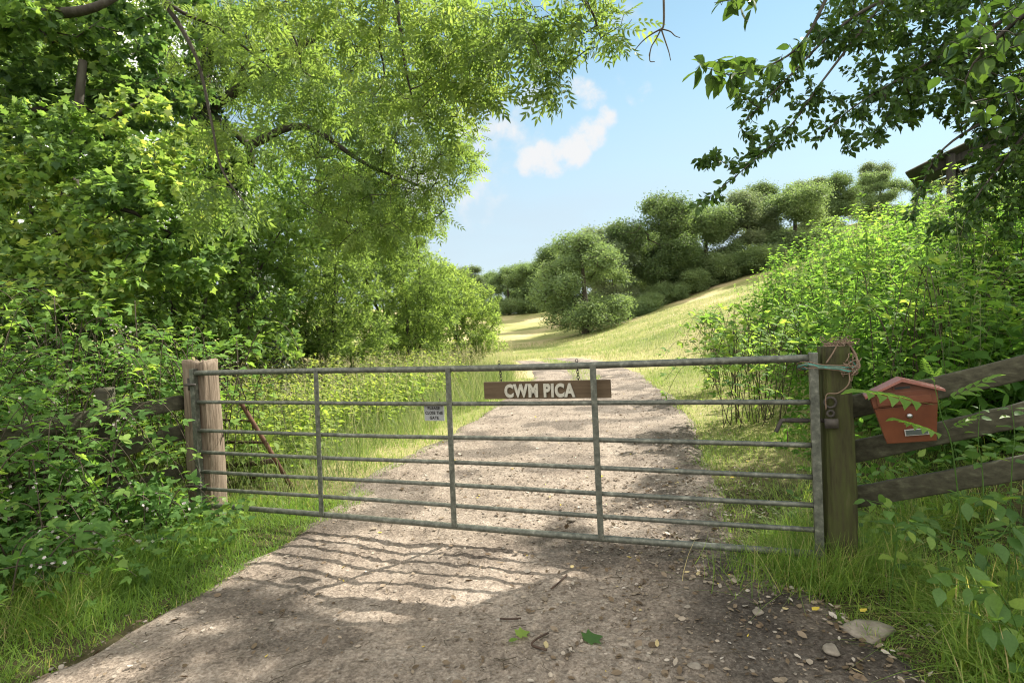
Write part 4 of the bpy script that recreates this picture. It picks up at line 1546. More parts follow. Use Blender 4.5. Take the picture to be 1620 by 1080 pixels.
# ------------------------------------------------------------------ field maples, hawthorn and the wood behind on the left
tree('maple_tree', 'field maple with sunlit yellow green lobed leaves at the left edge of the picture', 'tree',
     [(*base(70, 7.6)[:2], base(70, 7.6)[2] - .3, .15), (P(75, 420, 7.5)[0], P(75, 420, 7.5)[1], 2.2, .12), (P(110, 250, 7.4)[0], P(110, 250, 7.4)[1], 3.6, .09), (P(130, 80, 7.4)[0], P(130, 80, 7.4)[1], 5.2, .05)],
     [(P(120, 300, 6.8), (1.1, .8, .6), 110), (P(230, 330, 6.6), (.9, .8, .6), 110), (P(60, 400, 6.4), (.9, .7, .5), 90), (P(180, 420, 6.3), (.9, .7, .45), 90), (P(300, 400, 6.8), (.7, .7, .5), 80),
      (P(60, 230, 6.8), (.9, .8, .6), 80), (P(200, 220, 7), (1.0, .8, .6), 90), (P(-60, 320, 6.5), (.9, .8, .9), 60), (P(310, 260, 7.2), (.6, .6, .5), 50), (P(110, 480, 6), (.8, .6, .35), 70)],
     MAPLE, 13000, .085, M_MAPLE, 431, limbs=[LB([(110, 250, 7.4, .06), (160, 215, 7.3, .045), (190, 180, 7.2, .035), (240, 150, 7.0, .012)]), LB([(90, 340, 7.4, .05), (190, 330, 7.0, .03), (290, 380, 6.8, .01)])],
     step=.26, rl=.012, spread=.05, droop=.35, flat=.7, tip=.0025, sag=.1, hue=.08)
tree('maple_tree', 'tall dark maple filling the top left corner with a thick shaded limb', 'tree',
     [(*base(-130, 8.2)[:2], base(-130, 8.2)[2] - .3, .24), (P(-120, 300, 8)[0], P(-120, 300, 8)[1], 3.0, .2), (P(-90, 60, 8)[0], P(-90, 60, 8)[1], 5.4, .16), (P(-60, -150, 8)[0], P(-60, -150, 8)[1], 7.4, .1)],
     [(P(60, 90, 7.8), (1.4, 1.0, .9), 110), (P(180, 60, 8.2), (1.2, 1.0, .8), 100), (P(-20, 180, 7.8), (1.1, 1.0, .8), 90), (P(120, 160, 8.2), (1.1, .9, .6), 90), (P(230, 140, 8.4), (.9, .9, .7), 80),
      (P(80, -60, 8), (1.8, 1.3, .9), 80), (P(250, -40, 8.4), (1.4, 1.0, .8), 70), (P(-60, 40, 7), (1.0, .8, .7), 60), (P(20, 20, 7), (.8, .7, .4), 60)],
     MAPLE, 11500, .10, M_MAPLE, 432, limbs=[LB([(-90, 60, 8, .13), (0, 28, 7.6, .09), (80, 22, 7.2, .07), (150, 12, 7.0, .05), (230, -30, 7.2, .03), (330, -60, 7.4, .012)]), LB([(-110, 220, 8, .08), (40, 178, 7.8, .045), (120, 170, 7.8, .025), (200, 190, 7.9, .008)])],
     step=.3, rl=.014, spread=.06, droop=.35, flat=.65, tip=.003, hue=-.12)
shrub('hazel_bush', 'hazel bush with broad mid green leaves between the field maple and the pale gate post', 330, 8.2,
      [(330, 470, 8.2, .8, .7, .7, 110), (410, 470, 8.6, .8, .7, .7, 110), (370, 380, 8.6, .8, .7, .6, 100), (280, 520, 7.6, .7, .6, .4, 90), (400, 540, 8.4, .8, .6, .35, 90), (450, 390, 9.2, .7, .7, .7, 80), (250, 450, 8, .7, .7, .6, 80)],
      OVATE, 10500, .085, M_HAZEL, 433, stems=8, spread=.05, droop=.3, flat=.6, rl=.010, step=.24, tip=.0025, hue=.05)
shrub('hawthorn_bush', 'dark shaded thorn bush low down beside the fence behind the brambles', 150, 6.4,
      [(140, 560, 6.4, .9, .7, .5, 110), (30, 520, 6.4, .9, .7, .6, 100), (230, 590, 6.2, .7, .6, .35, 90), (-70, 480, 6.2, .8, .7, .8, 80), (180, 500, 6.8, .8, .7, .5, 90)],
      OVATE, 8000, .06, M_DARK, 434, stems=7, spread=.05, droop=.2, flat=.55, rl=.010, step=.22, tip=.0025)
shrub('hazel_bush', 'wide shaded hazel thicket filling the wood edge behind the field maple', 150, 9.8,
      [(60, 460, 9.8, 1.3, .9, .9, 120), (180, 420, 10, 1.3, .9, .9, 120), (280, 350, 10.4, 1.2, .9, .9, 110), (160, 320, 10.4, 1.3, .9, .9, 110), (20, 340, 9.8, 1.3, .9, 1.0, 110), (-80, 420, 9.5, 1.2, .9, 1.1, 100),
       (230, 520, 9.8, 1.2, .8, .7, 110), (60, 560, 9.5, 1.4, .8, .6, 110), (330, 250, 10.6, 1.0, .9, .8, 90), (60, 200, 10, 1.2, .9, .9, 90), (180, 180, 10.4, 1.2, .9, .8, 90)],
      OVATE, 17000, .115, M_HAZEL, 435, stems=11, spread=.07, droop=.3, flat=.55, rl=.013, step=.36, tip=.003, hue=-.05)
shrub('hazel_bush', 'pale hazel thicket between the ivy clad ash and the willows', 440, 13.2,
      [(420, 470, 13.2, 1.4, .9, .9, 110), (360, 400, 13.4, 1.3, .9, .9, 110), (470, 360, 13.6, 1.3, .9, .9, 110), (400, 300, 13.8, 1.3, .9, .9, 100), (520, 300, 14, 1.2, .9, .9, 90), (360, 540, 13, 1.4, .8, .6, 100), (470, 540, 13, 1.3, .8, .6, 100), (300, 470, 13.2, 1.3, .9, .9, 100)],
      OVATE, 14000, .12, M_HAZEL, 436, stems=9, spread=.08, droop=.3, flat=.55, rl=.014, step=.42, tip=.003, hue=.12)
WOOD = [(-260, 13, 520, 8.5, 'x'), (20, 15, 500, 10, 'x'), (215, 13.5, 500, 9.5, 'x'), (360, 18, 505, 11.5, 'x'), (520, 21, 510, 11, 'x'), (640, 26, 512, 9.5, 'x'), (130, 22, 510, 14, 'x')]
WLAB = ['background wood tree at the far left behind the dark maple', 'tall background tree behind the field maple', 'background tree with slanting limbs between the maple and the ivy clad ash',
        'tall background tree rising behind the leaning ash', 'background tree behind the willows, its top showing through the ash crown', 'smaller background tree behind the feathery willow',
        'tallest background tree, deep in the wood on the left']
for k, (px, d, py, hh, _l) in enumerate(WOOD):
    x_, y_, z_ = base(px, d)
    gg = np.random.default_rng(500 + k)
    rw = hh * .30
    lob = []
    for q_ in range(9):
        a = gg.uniform(0, 6.28)
        zz = z_ + hh * (.22 + .72 * q_ / 8)
        r1 = rw * gg.uniform(.2, .6)
        rd = rw * gg.uniform(.45, .65)
        lob.append(((x_ + math.cos(a) * r1, y_ + math.sin(a) * r1, zz), (rd, rd, rd * .7), 85))
    sz = .10 + d * .0035
    tree('woodland_tree', WLAB[k], 'tree', [(x_, y_, z_ - .4, .2), (x_ + .1, y_, z_ + hh * .25, .17), (x_ - .1, y_ + .1, z_ + hh * .5, .12), (x_, y_, z_ + hh * .8, .06)], lob,
         OVATE if d < 15 else LEAF2, 9500 if d < 15 else 9500, sz * (1.0 if d < 15 else 1.25), M_HAZEL if k % 2 else M_MAPLE, 510 + k, step=.5, rl=.022, spread=.10, droop=.3, flat=.55, tip=.005, hue=-.02 + .1 * (k % 3), group='woodland trees on the left')

# ------------------------------------------------------------------ brambles along the left fence
def bramble(name, label, x, y, canes, length, nleaf, size, seed, flowers=10, lean=(0, 0), hue=0.0, h0=.9, cat='bramble'):
    gg = np.random.default_rng(seed)
    z0 = float(hgt(x, y))
    root = empty(name, (x, y, z0), label, cat, 'bramble bushes along the left fence')
    wd, lv, fl = MB(), MB(), []
    for k in range(canes):
        a = gg.uniform(0, 2 * math.pi)
        L = length * gg.uniform(.6, 1.15)
        hh = h0 * gg.uniform(.55, 1.25)
        dx, dy = math.cos(a) * L * .62 + lean[0], math.sin(a) * L * .62 + lean[1]
        ox, oy = gg.normal() * .22, gg.normal() * .16
        p0 = np.array([x + ox, y + oy, z0 - .05])
        p1 = p0 + np.array([dx * .28, dy * .28, hh * .85])
        p2 = p0 + np.array([dx * .68, dy * .68, hh])
        p3 = p0 + np.array([dx * 1.05, dy * 1.05, hh * gg.uniform(.25, .8)])
        pts = bez([p0, p1, p2, p3], 7)
        pts[:, 2] = np.maximum(pts[:, 2], hgt(pts[:, 0], pts[:, 1]) + .04)
        tube(wd, pts, np.linspace(.0055, .002, len(pts)), 5)
        n = nleaf
        u = gg.uniform(.12, 1, n) * (len(pts) - 1)
        i0 = np.clip(u.astype(int), 0, len(pts) - 2)
        f_ = (u - i0)[:, None]
        pos = pts[i0] * (1 - f_) + pts[i0 + 1] * f_
        tg = nrm(pts[i0 + 1] - pts[i0])
        rd = rdir(n, gg)
        rd[:, 2] = np.abs(rd[:, 2]) * .5
        d = nrm(rd - tg * (rd * tg).sum(1, keepdims=True) * .5 + np.array([0, 0, -.05]))
        nn = nrm(gg.normal(size=(n, 3)) * .38 + np.array([0, 0, 1.0]) + np.array([.25, -.25, 0]))
        inst(lv, BRAM[0], BRAM[1], pos, frames(d, nn), size * gg.uniform(.65, 1.2, n), np.clip(.45 + hue + gg.normal(size=n) * .2 + .25 * (u / len(pts) - .5), 0, 1))
        if gg.uniform() < flowers / canes:
            for q_ in range(gg.integers(4, 9)):
                c = p3 * .35 + p2 * .65 + np.array([0, 0, .05]) + gg.normal(size=3) * .045
                nn5 = 5
                aa = np.arange(nn5) / nn5 * 6.283 + gg.uniform(0, 1)
                ax = nrm(np.array([[.3, -.6, .8]]) + gg.normal(size=(1, 3)) * .4)[0]
                ex_ = nrm(np.cross(ax, [[0, .3, 1.0]]))[0]
                ey_ = np.cross(ax, ex_)
                dd = np.cos(aa)[:, None] * ex_ + np.sin(aa)[:, None] * ey_
                fl_ = MB()
                inst(fl_, BROAD[0], BROAD[1], np.tile(c, (nn5, 1)), frames(dd + ax * .2, np.tile(ax, (nn5, 1))), np.full(nn5, .0115), gg.uniform(0, 1, nn5))
                fl.append(fl_)
    wd.build('canes', M_TWIG, root)
    lv.build('leaves', M_BRAMBLE, root)
    for f_ in fl:
        f_.build('flower', M_PETAL, root)
    return root


BR = [
    (-2.85, 4.22, 26, .62, 16, .105, .42, .0, 'bramble bush growing against the pale gate post at the foot of the gate'),
    (-3.45, 4.20, 52, 1.15, 19, .112, .95, .05, 'bramble bush hiding the rails just left of the pale gate post'),
    (-4.2, 4.25, 58, 1.5, 19, .112, 1.2, .0, 'tall flowering bramble at the middle of the left fence'),
    (-3.15, 3.45, 40, .95, 18, .105, .45, -.05, 'low dark bramble at the edge of the verge grass'),
    (-3.9, 3.25, 52, 1.3, 18, .11, .80, .0, 'bramble bush at the left picture edge above the long grass'),
    (-4.9, 3.7, 52, 1.5, 18, .115, 1.2, .06, 'tall bramble heap at the far left edge'),
    (-5.3, 5.0, 56, 1.7, 19, .12, 1.8, .12, 'tallest sunlit bramble at the far left behind the fence'),
    (-4.1, 5.3, 56, 1.6, 19, .12, 1.6, .12, 'sunlit bramble bush standing above the buried left rails'),
    (-3.1, 5.6, 46, 1.3, 18, .112, 1.3, .14, 'bright bramble behind the pale gate post'),
    (-3.3, 2.75, 34, .95, 17, .10, .38, -.05, 'small low bramble nearest the camera on the left verge'),
]
for k, (x, y, cn, ln, nlf, sz, h0, hu_, lab) in enumerate(BR):
    bramble('bramble_bush', lab, x, y, cn, ln, nlf, sz, 600 + k, flowers=9, h0=h0, hue=hu_)

# ------------------------------------------------------------------ trees over the bank on the right
rb = (6.3, 5.2)
rz = float(hgt(*rb))
RL = [
    LB([(1900, 20, 5.6, .08), (1660, -20, 5.3, .045), (1500, -30, 5.0, .028), (1400, 0, 4.8, .018), (1320, 50, 4.6, .011), (1240, 130, 4.5, .007), (1170, 200, 4.4, .004)]),
    LB([(1400, 0, 4.8, .014), (1300, 130, 4.5, .008), (1250, 200, 4.4, .006), (1180, 265, 4.3, .0045), (1100, 330, 4.3, .002)]),
    LB([(1660, -20, 5.3, .03), (1560, 50, 5.0, .018), (1450, 110, 4.8, .010), (1350, 170, 4.6, .006), (1290, 225, 4.5, .003)]),
    LB([(1900, 120, 5.6, .06), (1680, 130, 5.2, .028), (1560, 190, 5.0, .014), (1480, 250, 4.8, .007), (1440, 350, 4.7, .003)]),
    LB([(1680, 130, 5.2, .02), (1600, 240, 5.0, .012), (1540, 320, 4.9, .007), (1510, 400, 4.9, .003)]),
]
tree('lime_tree', 'dark leaved tree leaning in from the right above the letter box bank', 'tree',
     [(rb[0], rb[1], rz - .4, .22), (rb[0] - .05, rb[1], rz + 1.2, .19), (rb[0] - .1, rb[1] - .1, rz + 2.6, .15), (rb[0] - .2, rb[1], rz + 4.2, .11), (rb[0] - .2, rb[1] + .2, rz + 6, .06)],
     [(P(1530, 60, 5.0), (.75, .6, .5), 190), (P(1430, 60, 4.9), (.5, .5, .4), 90), (P(1500, 120, 5.1), (.6, .5, .4), 120), (P(1400, 140, 4.9), (.4, .4, .25), 40), (P(1340, 20, 4.8), (.35, .4, .2), 40), (P(1610, 220, 5.1), (.38, .5, .4), 90), (P(1600, 140, 5.0), (.5, .6, .45), 120), (P(1480, 140, 4.8), (.42, .45, .3), 70), (P(1360, 40, 4.7), (.35, .4, .28), 38),
      (P(1300, 60, 4.6), (.28, .3, .2), 22), (P(1240, 140, 4.5), (.30, .25, .18), 24), (P(1190, 150, 4.4), (.22, .2, .14), 16), (P(1220, 215, 4.4), (.28, .25, .13), 22), (P(1150, 250, 4.35), (.22, .2, .07), 16),
      (P(1300, 170, 4.6), (.22, .3, .15), 14), (P(1390, 190, 4.7), (.3, .3, .2), 30), (P(1350, 225, 4.6), (.2, .2, .1), 9), (P(1600, 290, 5.0), (.32, .4, .35), 90), (P(1510, 345, 4.9), (.22, .3, .2), 26),
      (P(1640, 300, 5.0), (.6, .5, .5), 90), (P(1130, 310, 4.3), (.12, .1, .05), 5), (P(1690, 40, 5.2), (.8, .8, .8), 100), (P(1520, -70, 5.2), (1.0, .8, .4), 100), (P(1400, -60, 5.0), (.6, .6, .22), 50),
      (P(1760, 180, 5.2), (.8, .7, .8), 80)],
     OVATE, 17500, .062, M_DARK, 441, limbs=RL, step=.13, rl=.008, spread=.018, droop=.35, flat=.45, tip=.0014, sag=.06, pref=.2)
# a nearer hazel whose big leaves hang into the top right corner
hz_ = (3.9, 1.6)
hzz = float(hgt(*hz_))
tree('hazel_tree', 'near hazel spray with large broad leaves hanging in the top right corner', 'tree',
     [(hz_[0], hz_[1], hzz - .3, .08), (hz_[0] - .05, hz_[1] + .1, hzz + 1.0, .07), (hz_[0] - .1, hz_[1] + .3, hzz + 2.0, .05), (hz_[0] - .25, hz_[1] + .6, hzz + 2.9, .035)],
     [(P(1560, 90, 3.0), (.22, .25, .16), 26), (P(1600, 40, 3.0), (.3, .25, .14), 26), (P(1630, 150, 3.0), (.25, .2, .15), 22), (P(1560, 180, 3.1), (.15, .2, .1), 10), (P(1700, 60, 2.9), (.4, .4, .3), 30), (P(1600, -60, 2.9), (.5, .4, .15), 30)],
     BROAD, 230, .085, M_DARK, 442, step=.12, rl=.01, spread=.02, droop=.5, flat=.65, tip=.0016, sag=.12, limbs=[LB([(1800, -120, 2.6, .03), (1690, -20, 2.8, .02), (1600, 40, 3.0, .012), (1540, 100, 3.0, .005)])])
# the sprig of large pale leaves against the sky
sp = [(1420, -130, 2.7, .02), (1330, -40, 2.6, .010), (1275, 60, 2.5, .006), (1225, 100, 2.5, .004), (1160, 118, 2.5, .0025), (1118, 108, 2.5, .0015)]
sp2 = [(1330, -40, 2.6, .008), (1255, -30, 2.5, .004), (1180, -5, 2.5, .0025), (1130, 5, 2.5, .0015)]
dog_b = (3.2, 1.0)
dz_ = float(hgt(*dog_b))
tree('dogwood_tree', 'slender near sprig with large pointed grey green leaves against the blue sky', 'tree',
     [(dog_b[0], dog_b[1], dz_ - .3, .05), (dog_b[0] - .1, dog_b[1] + .2, 1.8, .04), (dog_b[0] - .4, dog_b[1] + .6, 3.2, .03), (*P(1420, -130, 2.7), .022)],
     [(P(1215, 100, 2.5), (.12, .08, .06), 16), (P(1150, 110, 2.5), (.10, .08, .06), 18), (P(1115, 100, 2.5), (.05, .05, .04), 8), (P(1170, 0, 2.5), (.14, .08, .04), 14), (P(1265, 75, 2.5), (.06, .05, .05), 9), (P(1340, -60, 2.6), (.2, .2, .1), 10)],
     OVATE, 130, .085, M_DARK, 443, limbs=[LB(sp), LB(sp2)], step=.06, rl=.006, spread=.012, droop=.75, flat=.4, tip=.0012, sag=.02, hue=.2)
# bare dead twig hanging at the top
tw_ = MB()
for pts, r0, r1 in (([(1048, -60), (1050, 0), (1050, 38), (1046, 48)], .006, .0045), ([(1046, 46), (1030, 55), (1016, 66), (1004, 80)], .004, .002), ([(1046, 46), (1038, 62), (1030, 76), (1028, 96), (1036, 98)], .004, .0018),
                    ([(1046, 46), (1052, 64), (1058, 82), (1061, 96)], .004, .0018), ([(1046, 46), (1060, 50), (1068, 57), (1076, 60)], .0035, .0016), ([(1030, 76), (1027, 86), (1027, 90)], .002, .0012),
                    ([(1048, -60), (1120, -160), (1330, -150), (1420, -130)], .006, .02)):
    c = bez([P(a, b, 2.65) for a, b in pts], 6)
    tube(tw_, c, np.linspace(r0, r1, len(c)), 6)
dt_ = tw_.build('dead_twig', M_TWIG)
tag(dt_, 'forked bare dead twig hanging down against the blue sky', 'twig')
# tall crowns farther right, above the picture, that shade the lane here
SH = []
for (gx_, gy_, t_, rx, rz_) in ((1.9, 2.5, 7.5, 1.3, .9), (1.35, 3.6, 8.0, .75, .5), (1.6, 4.9, 8.0, .75, .45), (.2, 2.3, 7.6, .9, .45), (-.65, 2.4, 8.2, .55, .3), (3.4, 3.6, 7.0, 1.4, .9), (3.2, 1.8, 7.0, 1.4, 1.0),
                                (.5, 3.0, 8.6, .6, .35), (-1.65, 2.65, 8.8, .7, .4), (1.8, 7.0, 8.4, .4, .25), (-2.6, 3.2, 9.0, .7, .3), (.25, 3.75, 9.0, .35, .15)):
    c = np.array([gx_, gy_, 0.0]) + SUN * t_ / SUN[2] * .82
    SH.append((c, (rx, rx, rz_), int(80 * rx * rx + 30)))
ox_, oy_ = 9.2, 6.6
oz_ = float(hgt(ox_, oy_))
tree('oak_tree', 'tall oak on the right bank whose crown spreads overhead and shades the lane', 'tree',
     [(ox_, oy_, oz_ - .4, .34), (ox_, oy_, oz_ + 1.5, .30), (ox_ - .2, oy_, oz_ + 3.4, .24), (ox_ - .3, oy_, oz_ + 5.0, .16), (ox_ - .5, oy_, oz_ + 6.6, .1)], SH,
     OVATE, 14500, .115, M_DARK, 444, step=.4, rl=.02, spread=.06, droop=.2, flat=.7, tip=.004)

# ------------------------------------------------------------------ nettles: stems with opposite toothed leaves
def nettle_mesh(seed, h_, npair, size, tops=True):
    gg = np.random.default_rng(seed)
    st, lv = MB(), MB()
    bend = gg.normal(size=2) * .22
    u = np.linspace(0, 1, 9)
    pts = np.stack([bend[0] * u ** 2, bend[1] * u ** 2, u * h_], -1)
    tube(st, pts, np.linspace(.005, .002, 9), 4)
    pos, d, nn, sz, tn = [], [], [], [], []
    for k in range(npair):
        uu = .05 + .93 * k / (npair - 1)
        c = np.array([bend[0] * uu ** 2, bend[1] * uu ** 2, uu * h_])
        a = (k % 2) * math.pi / 2 + gg.normal() * .25
        s_k = size * (1.05 - .62 * max(0, uu - .45) / .55) * gg.uniform(.8, 1.15) * (.75 if uu < .3 else 1)
        for q_ in (0, math.pi):
            dv = np.array([math.cos(a + q_), math.sin(a + q_), -.30 + .75 * max(0, uu - .7) + gg.normal() * .18])
            pos.append(c + dv * [.015, .015, 0])
            d.append(dv)
            nn.append(np.array([0, 0, 1.0]) + gg.normal(size=3) * .25)
            sz.append(s_k)
            tn.append(.25 + .55 * uu + gg.normal() * .12)
    for k in range(4):
        a = gg.uniform(0, 6.28)
        pos.append(np.array([bend[0], bend[1], h_]))
        d.append(np.array([math.cos(a), math.sin(a), .5]))
        nn.append(np.array([0, 0, 1.0]))
        sz.append(size * .38)
        tn.append(.95)
    inst(lv, OVATE[0], OVATE[1], np.array(pos), frames(np.array(d), np.array(nn)), np.array(sz), np.clip(np.array(tn), 0, 1))
    return st, lv


NPROTO = []
for k in range(4):
    NPROTO.append(nettle_mesh(700 + k, [1.35, 1.5, 1.15, 1.0][k], [12, 13, 11, 9][k], .145))


def scatter(n, xr_, yr_, dens, g):
    x = g.uniform(*xr_, n)
    y = g.uniform(*yr_, n)
    k = g.uniform(0, 1, n) < dens(x, y)
    return x[k], y[k]


def in_view(x, y, z=None, m_=1.12):
    """Rough test: columns within the frame with a margin, in front of the camera."""
    dd = np.maximum(y, .05)
    px = np.abs(x / dd) * F_PX / 810
    return (y > .8) & (px < m_ + .5 / dd)


g = np.random.default_rng(710)
toe_ = lambda y: np.interp(y, [0, 4, 6, 9, 14, 22], [3.3, 3.0, 3.25, 4.6, 6.2, 8.4])
dens = lambda x, y: sstep(x - toe_(y), -.15, .5) * in_view(x, y)
nx1, ny1 = scatter(8200, (2.6, 15), (3.9, 17), lambda x, y: dens(x, y) * np.where(y < 8, 1, .75), g)
near_ = np.argsort(np.hypot(nx1, ny1) + (ny1 < 4.3) * 3)[:130]
nst, nlv = MB(), MB()
vprot = []
for st, lv in NPROTO:
    stv, lvv = np.concatenate(st.v), np.concatenate(lv.v)
    sf = np.concatenate(st.f4), np.concatenate(st.f3)
    vprot.append((stv, sf, lvv, np.concatenate(lv.f3), np.concatenate(lv.a)))


def plant_mass(xs, ys, hs, stm, lvm, g, tone=0.0, lean=.24):
    for k in range(4):
        sel = np.arange(len(xs)) % 4 == k
        x, y, hh = xs[sel], ys[sel], hs[sel]
        n = len(x)
        if not n:
            continue
        a = g.uniform(0, 6.28, n)
        upv = nrm(np.stack([g.normal(size=n) * lean, g.normal(size=n) * lean, np.ones(n)], -1))
        R = frames(np.stack([np.cos(a), np.sin(a), 0 * a], -1), upv)
        pos = np.stack([x, y, hgt(x, y) - .03], -1)
        stv, (f4, f3), lvv, lf3, la = vprot[k]
        s = hh
        for (vv, mbx, ff3, ff4, at) in ((stv, stm, f3, f4, None), (lvv, lvm, lf3, None, la)):
            V = np.einsum('nij,nkj->nki', R, vv[None] * s[:, None, None]) + pos[:, None, :]
            off = (np.arange(n) * len(vv))[:, None, None]
            rnd_ = .4 if at is None else np.clip(at[None, :] + tone + g.normal(size=(n, 1)) * .16 + (.28 * vnoise(x, y, .8, 35))[:, None], 0, 1).ravel()
            mbx.add(V.reshape(-1, 3), f3=(ff3[None] + off).reshape(-1, 3), f4=None if ff4 is None else (ff4[None] + off).reshape(-1, 4), rnd=rnd_)


mask = np.ones(len(nx1), bool)
mask[near_] = False
plant_mass(nx1[mask], ny1[mask], np.clip(.95 + .28 * vnoise(nx1[mask], ny1[mask], .9, 34) + g.normal(size=mask.sum()) * .16, .5, 1.5), nst, nlv, g)
fx, fy = scatter(26000, (2.6, 14), (3.7, 16), lambda x, y: dens(x, y) * np.where(y < 8, 1, .5), g)
n = len(fx)
inst(nlv, OVATE[0], OVATE[1], np.stack([fx, fy, hgt(fx, fy) + g.uniform(.05, .75, n)], -1), frames(rdir(n, g) * [1, 1, .5] + [-.2, -.4, -.2], nrm(g.normal(size=(n, 3)) * .45 + [0, -.2, 1.0])), g.uniform(.05, .15, n), np.clip(g.normal(.32, .2, n), 0, 1))
fx, fy = scatter(26000, (2.0, 9), (4.2, 16), lambda x, y: (x - toe_(y) > -.45 + .2 * vnoise(x, y, 1.5, 36)) * (x - toe_(y) < .7) * in_view(x, y), g)
n = len(fx)
inst(nlv, OVATE[0], OVATE[1], np.stack([fx, fy, hgt(fx, fy) + g.uniform(.02, .55, n) * sstep(fx - toe_(fy), -.5, .25)], -1), frames(rdir(n, g) * [1, 1, .5] + [-.3, -.3, -.2], nrm(g.normal(size=(n, 3)) * .5 + [-.2, -.3, 1.0])), g.uniform(.04, .11, n), np.clip(g.normal(.45, .22, n), 0, 1))
nb_ = empty('nettle_bed', (5, 8, float(hgt(5, 8))), 'sunlit yellow green bed of stinging nettles covering the right bank', 'nettles')
nb_['kind'] = 'stuff'
nst.build('stems', M_WEED, nb_)
nlv.build('foliage', M_NETTLE, nb_)
g2 = np.random.default_rng(735)
fs = MB()
x, y = scatter(900, (2.9, 13), (4.2, 15), lambda x, y: dens(x, y) * .8, g2)
for a, b in zip(x, y):
    z0 = float(hgt(a, b))
    H_ = g2.uniform(1.15, 1.95)
    l_ = g2.normal(size=2) * .14
    tube(fs, [(a, b, z0), (a + l_[0] * .4, b + l_[1] * .4, z0 + H_ * .6), (a + l_[0], b + l_[1], z0 + H_)], [.004, .003, .0015], 3, rnd=.7)
    n = 26
    u = g2.uniform(.55, 1, n)
    c = np.stack([a + l_[0] * u ** 1.5, b + l_[1] * u ** 1.5, z0 + H_ * u], -1) + g2.normal(size=(n, 3)) * [.018, .018, .01]
    inst(fs, LANCE[0], LANCE[1], c, frames(rdir(n, g2) * [1, 1, .4] + [0, 0, -.5], rdir(n, g2)), g2.uniform(.03, .075, n), g2.uniform(.5, 1, n))
nb3 = fs.build('seeding_stalks', leaf_mat('grey_seed', [(0, G(.10, .14, .05)), (1, G(.24, .27, .14))], .35), None)
tag(nb3, kind='stuff')
for k, (x, y, lab) in enumerate(((3.7, 5.0, 'leafy bramble pushing through the nettles just above the top fence rail'), (3.0, 7.2, 'loose bramble at the left foot of the nettle bank'), (4.9, 5.6, 'bramble among the nettles near the right picture edge'), (4.6, 8.6, 'bramble in the middle of the nettle bank'), (3.9, 10.6, 'bramble at the far left edge of the nettle bank'))):
    o = bramble('bramble_bush', lab, x, y, 30, 1.3, 16, .14, 640 + k, flowers=0, h0=1.25, hue=.25)
    o['group'] = 'brambles among the nettles'
protoN = []
for k, (st, lv) in enumerate(NPROTO):
    r_ = empty('nettle', (0, 0, 0), 'single tall stinging nettle with toothed leaf pairs at the front of the right bank', 'nettle', 'nettles at the front of the right bank')
    for nm, mbx, mt in (('stem', st, M_WEED), ('foliage', lv, M_NETTLE)):
        o = bpy.data.objects.new(nm, mbx.mesh(nm, mt))
        COL.objects.link(o)
        o.parent = r_
    protoN.append(r_)
for i_, q_ in enumerate(near_):
    k = i_ % 4
    o = protoN[k] if i_ < 4 else copy_thing(protoN[k], (0, 0, 0))
    o.location = (float(nx1[q_]), float(ny1[q_]), float(hgt(nx1[q_], ny1[q_])) - .03)
    o.rotation_euler = (float(g.normal() * .1), float(g.normal() * .1), float(g.uniform(0, 6.28)))
    s = float(g.uniform(.7, 1.15))
    o.scale = (s, s, s)
# nettles and weeds beyond the gate on the left
lx_, ly_ = scatter(2300, (-7.5, -.4), (5.6, 15), lambda x, y: (x < xl(y) - .75 - .05 * y + .25 * vnoise(x, y, 1.2, 33)) * .8 * (x > -1.1 * y), g)
nst, nlv = MB(), MB()
plant_mass(lx_, ly_, g.uniform(.45, .85, len(lx_)), nst, nlv, g, tone=.16)
nb2 = empty('weed_bed', (-3, 9, float(hgt(-3, 9))), 'pale yellow green nettles and weeds standing behind the left half of the gate', 'weeds')
nb2['kind'] = 'stuff'
nst.build('stems', M_WEED, nb2)
nlv.build('foliage', leaf_mat('pale_weed', [(0, G(.07, .14, .03)), (.5, G(.14, .22, .05)), (1, G(.26, .33, .09))], .5), nb2)

# ------------------------------------------------------------------ grass
def blades(mb_, x, y, hh, w, bend, g, seg=3, tone=None, zoff=-.01):
    n = len(x)
    a = g.uniform(0, 6.28, n)
    b = g.normal(size=n) * bend * 1.3 + bend
    ln = g.normal(size=(n, 2)) * .28
    sd = np.stack([-np.sin(a), np.cos(a), 0 * a], -1)
    dr = np.stack([np.cos(a), np.sin(a), 0 * a], -1)
    p0 = np.stack([x, y, hgt(x, y) + zoff], -1)
    V = []
    for i in range(seg + 1):
        u = i / seg
        c = p0 + np.stack([ln[:, 0] * hh * u, ln[:, 1] * hh * u, 0 * hh], -1) + dr * (b * hh * u * u)[:, None] + np.array([0, 0, 1.0]) * (hh * (u - .32 * np.abs(b) * u * u))[:, None]
        ww = (w * (1 - u) ** .7)[:, None] * .5
        if i < seg:
            V += [c - sd * ww, c + sd * ww]
        else:
            V += [c]
    V = np.stack(V, 1)
    k = V.shape[1]
    f4 = [(2 * i, 2 * i + 1, 2 * i + 3, 2 * i + 2) for i in range(seg - 1)]
    f3 = [(2 * seg - 2, 2 * seg - 1, 2 * seg)]
    off = (np.arange(n) * k)[:, None, None]
    if tone is None:
        tone = g.uniform(0, 1, n)
    mb_.add(V.reshape(-1, 3), f3=(np.array(f3)[None] + off).reshape(-1, 3), f4=(np.array(f4)[None] + off).reshape(-1, 4), rnd=np.repeat(tone, k))


g = np.random.default_rng(801)
